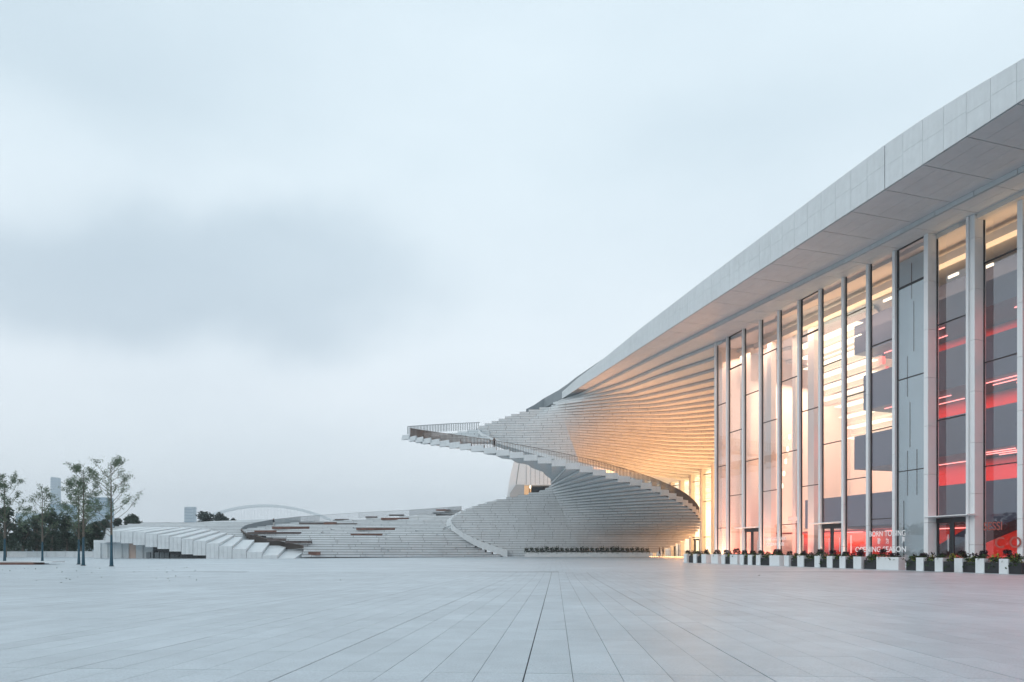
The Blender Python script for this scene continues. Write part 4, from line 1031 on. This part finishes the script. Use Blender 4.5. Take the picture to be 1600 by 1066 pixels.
seq = [(1587.5, 'b', .8), (1574.5, 'w', .42), (1557, 'b', .8), (1537, 'w', .48), (1520.5, 'b', .72), (1503.5, 'w', .42), (1488.5, 'b', .66), (1472.5, 'w', .44), (1457.5, 'b', .6), (1443, 'w', .46), (1429.5, 'b', .56), (1397, 'w', .95),
       (1380, 'w', .4), (1364, 'b', .8), (1345, 'w', .55), (1332, 'b', .5), (1321.5, 'w', .42), (1311, 'b', .55), (1301.5, 'w', .42), (1291, 'b', .55), (1282, 'w', .38), (1268.5, 'b', .75), (1256, 'w', .55), (1245, 'b', .5), (1234, 'w', .5),
       (1215, 'w', 1.0), (1199, 'b', .8), (1189.5, 'w', .4), (1183, 'b', .45), (1176.5, 'w', .36), (1170, 'b', .5), (1163.5, 'w', .4), (1151, 'w', .8), (1141, 'b', .4), (1134.5, 'w', .4), (1121, 'w', .9), (1104, 'w', .6), (1096.5, 'b', .45), (1090, 'w', .35), (1083, 'b', .5), (1075, 'w', .5)]
marks_ = [(1590, 'at the right edge of the glass front'), (1537, 'below the red window with ghost letters'), (1503, 'in front of the wide double fin'), (1487, 'in front of the widest black door'), (1444, 'by the fin left of the widest door'), (1397, 'under the words TO SING'), (1345, 'under the word OPENING'),
          (1300, 'before the middle glass door'), (1256, 'left of the middle glass door'), (1215, 'under the opera house name'), (1176, 'before the far glass door'), (1150, 'left of the far glass door'), (1121, 'by the last white fin'), (1080, 'at the far end of the row, past the last fin')]
protos = {}
cnt = {}
ordn = ['nearest', 'second', 'third', 'fourth', 'fifth', 'sixth', 'seventh', 'eighth', 'ninth', 'tenth', 'eleventh', 'twelfth', 'thirteenth', 'fourteenth', 'fifteenth', 'sixteenth', 'seventeenth', 'eighteenth', 'nineteenth', 'twentieth', 'twenty-first', 'twenty-second', 'twenty-third', 'twenty-fourth', 'twenty-fifth']
for px, k, w_ in seq:
    w_ = w_ * 1.0; key = (k, round(w_ / .2))
    cnt[k] = cnt.get(k, 0) + 1
    where = min(marks_, key=lambda q_: abs(q_[0] - px))[1]
    colr = 'white' if k == 'w' else 'black'
    extra = 'wide ' if w_ > .76 and k == 'w' else ''
    lab = f"{extra}{colr} planter, {ordn[cnt[k]-1]} {colr} one from the right, {where}"; lab = ' '.join(lab.split()[:16])
    Y = plan_y(px); loc = (PX(px, Y), Y, gz(Y) - .005)
    if key not in protos:
        t = (white_planter if k == 'w' else black_planter)(w_, lab); protos[key] = t; t.location = Vector(loc) * G; t.rotation_euler = (0, 0, pd + math.pi / 2 * 0)
        t.rotation_euler = (0, 0, math.atan2(-.934, .358) * 1 + 0)
    else:
        t = dup(protos[key], loc, None, lab)
    t.rotation_euler = (0, 0, math.atan2(-1, .3835) + random.uniform(-.03, .03))
    for ch in t.children:
        if 'leaves' in ch.name or 'flower' in ch.name: ch.scale = (random.uniform(.95, 1.15), random.uniform(.95, 1.15), random.uniform(.84, 1.08)); ch.rotation_euler = (0, 0, random.choice((0, math.pi)))
        if ch.scale[2] > 1.05 and 'yellow' in ch.name: ch.scale = (1.15, 1.1, 1.12)

# ------------------------------------------------------------------ trough row at the foot of the spiral
first = None; fs = None
Yt = 86.6
for k in range(9):
    x0 = 820 + k * 21.6; x1 = x0 + 21.3
    lab = 'white planter trough at the foot of the spiral, ' + ['leftmost of nine', 'second of nine from the left', 'third of nine from the left', 'fourth of nine from the left', 'middle one of nine', 'sixth of nine from the left', 'third of nine from the right', 'second of nine from the right', 'rightmost of nine'][k]
    if first is None:
        w_ = PX(x1, Yt) - PX(x0, Yt); t = thing('planter_trough', lab, 'planter', (PX(x0, Yt), Yt, gz(Yt)), 'planter troughs at the foot of the spiral')
        MB().box(0, w_, 0, .5, 0, .56).build('box', planterw, t); MB().box(.03, w_ - .03, .03, .47, .561, .58).build('soil', soil, t); first = t
    else: t = dup(first, (PX(x0, Yt), Yt, gz(Yt)), None, lab)
sh = []
for v in range(3):
    t = thing('shrub', '', 'shrub', (0, 0, 0), 'shrubs in the troughs')
    MB().tube([(0, 0, 0), (random.uniform(-.03, .03), 0, .5)], [.03, .02], 5).build('stem', bark, t)
    mb = MB()
    for _ in range(110):
        a = random.random() * 6.28; rr = random.random() ** .5 * .27; mb.leaf((math.cos(a) * rr, math.sin(a) * rr, .42 + random.gauss(0, .12)), .055)
    for _ in range(60): mb.leaf((random.uniform(-.33, .33), random.uniform(-.22, .05), .12 + random.gauss(0, .07)), .05)
    for _ in range(16): mb.leaf((random.uniform(-.33, .33), -.25, random.uniform(-.2, .1)), .04)
    mb.build('crown', leaf_dark, t); sh.append(t)
used = set()
for k in range(25):
    px = 823 + k * 7.85; Y = Yt + .22; z = gz(Yt) + .56
    wh = 'trough' if k else 'trough'
    lab = f"dark shrub in the {['leftmost','second','third','fourth','middle','sixth','seventh','eighth','rightmost'][min(8,int((px-820)//21.6))]} trough of the spiral foot, {['left','middle','right'][int(((px-820)%21.6)//7.3) if ((px-820)%21.6)<21.5 else 2]} plant in it"
    v = k % 3
    if v not in used: t = sh[v]; used.add(v); t.location = Vector((PX(px, Y), Y, z)) * G; t['label'] = lab
    else: t = dup(sh[v], (PX(px, Y), Y, z), random.random() * .6, lab)
    s_ = random.uniform(.85, 1.15); t.scale = (s_, s_, s_)

# ------------------------------------------------------------------ barrier by the warm front
t = thing('barrier', 'low metal barrier standing before the warm lit inner front', 'barrier', (PX(1020, 86), 86, gz(86)))
mb = MB(); W_ = PX(1072, 86) - PX(1022, 86)
for k in range(17): mb.tube([(k * W_ / 16, 0, 0), (k * W_ / 16, 0, .75)], .018, 4)
mb.tube([(0, 0, .75), (W_, 0, .75)], .025, 4).build('bars', coping, t)

# ------------------------------------------------------------------ people
def person(label, loc, h, top, bottom, rz=0, pose='stand'):
    t = thing('person', label, 'person', loc, None, rz); k = h / 1.75 / G
    J = {'pel': (0, 0, .95), 'ch': (0, .01, 1.28), 'nk': (0, 0, 1.50), 'hd': (0, -.02, 1.62), 'tp': (0, -.02, 1.74)}
    lf = .16 if pose == 'walk' else .02
    V = [J['pel'], J['ch'], J['nk'], J['hd'], J['tp'], (.10, 0, .92), (.11, -lf, .50), (.12, lf * .4 - .0, .07), (.12, -.15 + lf * .4, .03), (-.10, 0, .92), (-.11, lf * .4, .50), (-.12, lf, .07), (-.12, -.15 + lf, .03),
         (.19, 0, 1.43), (.26, .02, 1.15), (.24, -.12, .95) if pose != 'photo' else (.15, -.25, 1.30), (.23, -.16, .86) if pose != 'photo' else (.05, -.32, 1.48), (-.19, 0, 1.43), (-.26, .02, 1.15), (-.24, -.10, .95) if pose != 'photo' else (-.15, -.25, 1.30), (-.23, -.13, .86) if pose != 'photo' else (-.04, -.32, 1.48)]
    E = [(0, 1), (1, 2), (2, 3), (3, 4), (0, 5), (5, 6), (6, 7), (7, 8), (0, 9), (9, 10), (10, 11), (11, 12), (2, 13), (13, 14), (14, 15), (15, 16), (2, 17), (17, 18), (18, 19), (19, 20)]
    Rr = [.13, .15, .06, .095, .06, .10, .065, .04, .035, .10, .065, .04, .035, .06, .045, .035, .03, .06, .045, .035, .03]
    me = bpy.data.meshes.new('body'); me.from_pydata([tuple(c * k * G for c in v) for v in V], E, []); me.materials.append(skin)
    me.materials.append(top); me.materials.append(bottom)
    o = bpy.data.objects.new('body', me); C.objects.link(o); o.parent = t
    md = o.modifiers.new('skin', 'SKIN'); sv = me.skin_vertices[0].data
    for i, r_ in enumerate(Rr): sv[i].radius = (r_ * k * G, r_ * k * G)
    sv[0].use_root = True
    o.modifiers.new('sub', 'SUBSURF').levels = 1; o.modifiers['sub'].render_levels = 1
    dg = bpy.context.evaluated_depsgraph_get(); m2 = bpy.data.meshes.new_from_object(o.evaluated_get(dg)); o.modifiers.clear(); o.data = m2
    while len(m2.materials) < 3: m2.materials.append([skin, top, bottom][len(m2.materials)])
    for i, mm in enumerate((skin, top, bottom)): m2.materials[i] = mm
    for p_ in m2.polygons:
        z = p_.center[2] / (k * G); p_.material_index = 0 if z > 1.49 else (1 if z > .93 else 2)
    mb = MB()
    for a in range(6):
        for b in range(8):
            pass
    vs = []; fs_ = []
    for a in range(5):
        th = a / 4 * math.pi * .6
        for b in range(8):
            ph = b / 8 * 6.283; vs.append((math.sin(th) * math.cos(ph) * .105 * k, (math.sin(th) * math.sin(ph) * .11 + .0) * k, (1.64 + math.cos(th) * .12) * k))
    for a in range(4):
        for b in range(8): fs_.append((a * 8 + b, a * 8 + (b + 1) % 8, (a + 1) * 8 + (b + 1) % 8, (a + 1) * 8 + b))
    link('hair', vs, fs_, hairm, t)
    return t
Yp = raw[-4] + .9
person('person in dark clothes holding something up beside the spiral balustrade', (PX(772, Yp), Yp, PZ(701, Yp)), 17 * Yp / F0 * G / 1.0, clothd, clothd, rz=.8, pose='photo')
Yb_ = [v for k, v in bench_y.items() if 'person stands' in k][0]
person('person in a dark top and pale trousers standing on a terrace bench', (PX(427.5, Yb_[0] + .3), Yb_[0] + .3, Yb_[1] + .0), 13 * Yb_[0] / F0 * G, clothd, clothl, rz=2.6)
person('person in grey walking past the foot of the spiral near the barrier', (PX(1036, 84), 84, gz(84)), 15.5 * 84 / F0 * G, clothd, woodd, rz=1.2, pose='walk')
person('person in dark clothes a step behind the walker near the barrier', (PX(1030.5, 84.6), 84.6, gz(84.6)), 15 * 84 / F0 * G, woodd, clothd, rz=1.2, pose='walk')

# ------------------------------------------------------------------ young trees on the plaza
def young_tree(label, px, base_y, top_y, Y, seed, dens=1.0, spread=1.0, low=.28):
    random.seed(seed); z0 = gz(Y); H = PZ(top_y, Y) - z0
    t = thing('young_tree', label, 'tree', (PX(px, Y), Y, z0), 'young trees on the plaza')
    lean = random.uniform(-.1, .1); tp = H * .26
    tr = [(lean * (z / H) ** 2, 0, z) for z in [H * i / 10 for i in range(11)]]
    rad = [max(.012, .085 * (1 - .88 * i / 10)) * H / 6 for i in range(11)]
    rad[0] *= 1.25
    MB().tube(tr[:4], rad[:4], 8).build('painted_trunk', teal, t)
    mb = MB().tube(tr[3:], rad[3:], 6)
    lv = MB(); n_ = 26
    for i in range(n_):
        f = low + (1 - low - .02) * (i / n_) ** .9; z = H * f; a = random.random() * 6.28
        ln = H * (.34 * (1 - f) ** .55 + .03) * random.uniform(.7, 1.15) * spread; rise = ln * random.uniform(.7, 1.3)
        b = (lean * f * f, 0, z); m1 = (b[0] + math.cos(a) * ln * .5, math.sin(a) * ln * .5, z + rise * .38); e_ = (b[0] + math.cos(a) * ln, math.sin(a) * ln, z + rise)
        mb.tube([b, m1, e_], [.016 * H / 6, .011 * H / 6, .005], 4)
        twigs = [(m1, e_)]
        for _ in range(3):
            tt = random.uniform(.3, .9); p_ = [m1[j] + (e_[j] - m1[j]) * tt for j in range(3)]; q_ = [p_[0] + random.gauss(0, .22), p_[1] + random.gauss(0, .22), p_[2] + random.uniform(0, .3)]
            mb.tube([tuple(p_), tuple(q_)], [.006, .003], 3); twigs.append((p_, q_))
        for (p_, q_) in twigs:
            for _ in range(int(27 * dens)):
                tt = random.uniform(.1, 1.05); lv.leaf([p_[j] + (q_[j] - p_[j]) * tt + random.gauss(0, .085) for j in range(3)], random.uniform(.022, .045))
    for _ in range(int(160 * dens)):
        z = H * random.uniform(.5, 1.0); lv.leaf((lean + random.gauss(0, .10), random.gauss(0, .10), z), random.uniform(.03, .05))
    mb.build('limbs', bark, t); lv.build('crown', leaf_young, t)
    MB().prism([(math.cos(a) * .16, math.sin(a) * .16) for a in [k * 6.283 / 12 for k in range(12)]], .005, .035).build('tree_collar', soil, t)
    return t
young_tree('young tree with blue trunk standing nearest, before the white low wall', 174, 885, 722, 44.2, 3, 1.1)
young_tree('young tree with blue trunk just behind and left of the nearest, with dense narrow top', 130, 883, 734, 45.8, 5, 1.5, .85)
young_tree('shorter young tree touching the trunk of the dense narrow one', 123, 880, 752, 49, 8, 1.0, .7)
young_tree('sparse small young tree with blue trunk alone left of the pair', 66, 878, 766, 50.8, 11, .7, .85)
young_tree('leafy young tree at the left edge behind the low seat', 7, 876, 750, 52, 17, 1.9, 1.1)
random.seed(99)
t = thing('plaza_seat', 'low white and brick-red seat block at the left edge of the plaza', 'seat', (PX(-20, 48), 48, gz(48)))
MB().box(0, 3.2, 0, 1.2, 0, .16).build('base', wood, t); MB().box(-.2, 4.4, .2, 1.6, .161, .24).build('slab', planterw, t)
t = thing('plaza_seat', 'thin pale slab lying on the plaza beside the sparse small tree', 'seat', (PX(35, 50), 50, gz(50)))
MB().box(0, 1.6, 0, .5, 0, .06).build('slab', coping, t)

# ------------------------------------------------------------------ distant things
def clump(mb, c, rx, ry, rz, n, r):
    for _ in range(n):
        u = Vector((random.gauss(0, 1), random.gauss(0, 1), random.gauss(0, 1))).normalized() * random.uniform(.72, 1.02)
        mb.leaf((c[0] + u[0] * rx, c[1] + u[1] * ry, c[2] + u[2] * rz), r * random.uniform(.6, 1.4))
def bushy_tree(label, px, top_y, Y, wpx, seed, m=leaf_dark, group='trees behind the plaza', z0=None):
    random.seed(seed); z0 = gz(Y) if z0 is None else z0; H = PZ(top_y, Y) - z0; Rw = wpx / 2 * Y / F0
    t = thing('broad_tree', label, 'tree', (PX(px, Y), Y, z0), group)
    mb = MB().tube([(0, 0, 0), (.1, 0, H * .5), (0, .1, H * .85)], [.16, .1, .04], 6)
    for _ in range(5):
        a = random.random() * 6.28; mb.tube([(0, 0, H * .35), (math.cos(a) * Rw * .5, math.sin(a) * Rw * .4, H * .7)], [.06, .02], 4)
    mb.build('trunk', bark, t); lv = MB()
    for _ in range(22):
        a = random.random() * 6.28; f = random.uniform(.25, .92); k = math.sin(min(1, (1.05 - f) * 1.5) * 1.57) * random.uniform(.2, .85)
        rr = Rw * random.uniform(.26, .46); clump(lv, (math.cos(a) * Rw * k, math.sin(a) * Rw * k, H * f), rr, rr, rr * .8, 80, .13 * (Y / 90))
    lv.build('crown', m, t); return t
i = 0
for px, ty, Y, w_, lab in ((8, 790, 82, 46, 'dark broad tree at the left edge behind the leafy young tree'), (35, 815, 88, 36, 'low dark broad tree in front of the grey office block'), (57, 806, 92, 40, 'dark tree behind the sparse small young tree'),
                           (80, 794, 86, 42, 'tallest dark tree in front of the faint skyscraper'), (104, 803, 90, 40, 'dark tree right of the tallest, in front of the blue block'), (126, 812, 86, 38, 'dark tree behind the pair of young trees'),
                           (148, 815, 92, 34, 'dark tree just left of the end of the white low wall'), (165, 800, 125, 26, 'round dark tree top showing above the left end of the white wall'), (206, 803, 128, 40, 'wide dark tree top rising above the terrace crest'),
                           (182, 806, 132, 24, 'smaller dark tree top between two above the terrace crest')):
    bushy_tree(lab, px, ty, Y, w_, 200 + i); i += 1
for px, ty, Y, w_, lab in ((320, 797, 165, 44, 'dark bushy tree beside the faint tower and left foot of the bridge arch'), (347, 800, 175, 34, 'loose leafy tree in front of the left foot of the bridge arch'), (365, 806, 180, 26, 'low bush at the right end of the tree group under the bridge arch'),
                           (246, 816, 170, 16, 'tiny tree top just above the terrace crest'), (263, 812, 172, 12, 'small pointed tree top above the terrace crest, right of the tiny one'), (428, 806, 190, 14, 'tiny tree top under the middle of the bridge arch')):
    bushy_tree(lab, px, ty, Y, w_, 300 + i, leaf_far, 'trees beyond the terrace'); i += 1
random.seed(5)
wd_ = MB()
for k in range(190):      # wood closing the plaza on the left side, mirrored in the glass front
    y_ = random.uniform(-70, 170); x_ = -66 - random.uniform(0, 14) - max(0, y_ - 55) * 1.0; h_ = random.uniform(8, 13)
    for c_ in range(3):
        rr = random.uniform(1.8, 3.0); clump(wd_, (x_ + random.uniform(-1.5, 1.5), y_ + random.uniform(-1.5, 1.5), h_ * (.25 + .25 * c_)), rr, rr, rr * .9, 60, .28)
stuff(wd_.build('woodland', leaf_dark))
hd = MB()
for k in range(60):
    px = random.uniform(-60, 150); Y = random.uniform(92, 100); clump(hd, (PX(px, Y), Y, .5 + random.uniform(.4, 2.2)), 1.8, 1.5, 1.2, 70, .16)
stuff(hd.build('undergrowth', leaf_dark))
t = thing('garden_wall', 'long low pale wall under the dark trees at the left', 'wall', (PX(-60, 84), 84, gz(84) - .1))
mb = MB(); L_ = PX(146, 84) - PX(-60, 84)
for k in range(14): mb.box(k * L_ / 14 + .02, (k + 1) * L_ / 14 - .02, 0, .3, 0, .75)
mb.build('stones', soffit, t); MB().box(0, L_, -.05, .35, .751, .82).build('capping', terrace, t)

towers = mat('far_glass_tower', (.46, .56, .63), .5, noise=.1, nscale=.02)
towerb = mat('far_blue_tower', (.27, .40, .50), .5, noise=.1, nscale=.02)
def tower(label, x0, x1, top, Y, m, taper=0, floors=18, slant=0.0):
    W_ = PX(x1, Y) - PX(x0, Y); z1 = PZ(top, Y); t = thing('tower', label, 'tower', (PX(x0, Y), Y, 0), 'skyline towers'); D = W_ * .8
    k = taper * W_
    MB().hexa([(0, 0, 0), (W_, 0, 0), (W_, D, 0), (0, D, 0), (k, k, z1), (W_ - k, k, z1 - slant * W_), (W_ - k, D - k, z1 - slant * W_), (k, D - k, z1)]).build('body', m, t)
    mb = MB()
    for f in range(1, floors):
        z = z1 * f / floors; kk = k * f / floors; mb.box(kk - .1, W_ - kk + .1, kk - .25, kk - .12, z, z + z1 / floors * .25)
    mb.build('floor_bands', towerb if m is towers else towers, t); return t
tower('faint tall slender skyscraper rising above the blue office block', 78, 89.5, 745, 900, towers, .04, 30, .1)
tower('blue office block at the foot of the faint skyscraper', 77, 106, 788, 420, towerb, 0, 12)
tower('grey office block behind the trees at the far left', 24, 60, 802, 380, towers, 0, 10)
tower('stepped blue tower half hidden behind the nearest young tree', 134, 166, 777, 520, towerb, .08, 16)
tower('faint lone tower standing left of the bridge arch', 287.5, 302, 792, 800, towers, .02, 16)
# arch bridge
t = thing('arch_bridge', 'pale blue steel arch bridge with fine hangers on the horizon', 'bridge', (0, 0, 0))
Yb = 600; cx = 413; hw = 103; mb = MB(); up_ = []
for k in range(41):
    u_ = -1 + k / 20; px = cx + u_ * hw; y = 789.2 + 22 * u_ * u_ ; th = 2.3
    up_.append((px, y))
for s_ in (0, 14):
    mb = MB()
    for (a, b), (c_, d_) in zip(up_, up_[1:]):
        A, B = P(a, b, Yb + s_), P(c_, d_, Yb + s_); mb.hexa([(A[0], A[1], A[2] - 1.9), (B[0], B[1], B[2] - 1.9), (B[0], B[1] + 2, B[2] - 1.9), (A[0], A[1] + 2, A[2] - 1.9), (A[0], A[1], A[2] + .6), (B[0], B[1], B[2] + .6), (B[0], B[1] + 2, B[2] + .6), (A[0], A[1] + 2, A[2] + .6)])
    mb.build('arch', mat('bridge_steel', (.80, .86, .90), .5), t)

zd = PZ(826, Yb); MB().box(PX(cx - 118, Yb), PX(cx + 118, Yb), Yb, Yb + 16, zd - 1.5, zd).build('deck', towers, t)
mb = MB()
for k in range(6, 35, 1):
    px, y = up_[k]; A = P(px, y, Yb); mb.box(A[0] - .07, A[0] + .07, A[1], A[1] + .12, zd, A[2])
mb.build('hangers', towers, t)

# ------------------------------------------------------------------ haze
hz = MB(); hz.box(-1550, 1550, -400, 1650, -1.2, 135)
ho = stuff(hz.build('haze', MATS['white_stone'])); hm = bpy.data.materials.new('haze_air'); hm.use_nodes = True; t_ = hm.node_tree; t_.nodes.clear()
oo = t_.nodes.new('ShaderNodeOutputMaterial'); pv = t_.nodes.new('ShaderNodeVolumePrincipled'); pv.inputs['Color'].default_value = (.90, .95, 1.0, 1); pv.inputs['Density'].default_value = .00036
t_.links.new(pv.outputs[0], oo.inputs['Volume']); ho.data.materials.clear(); ho.data.materials.append(hm)
HAZE = True
if not HAZE: bpy.data.objects.remove(ho)
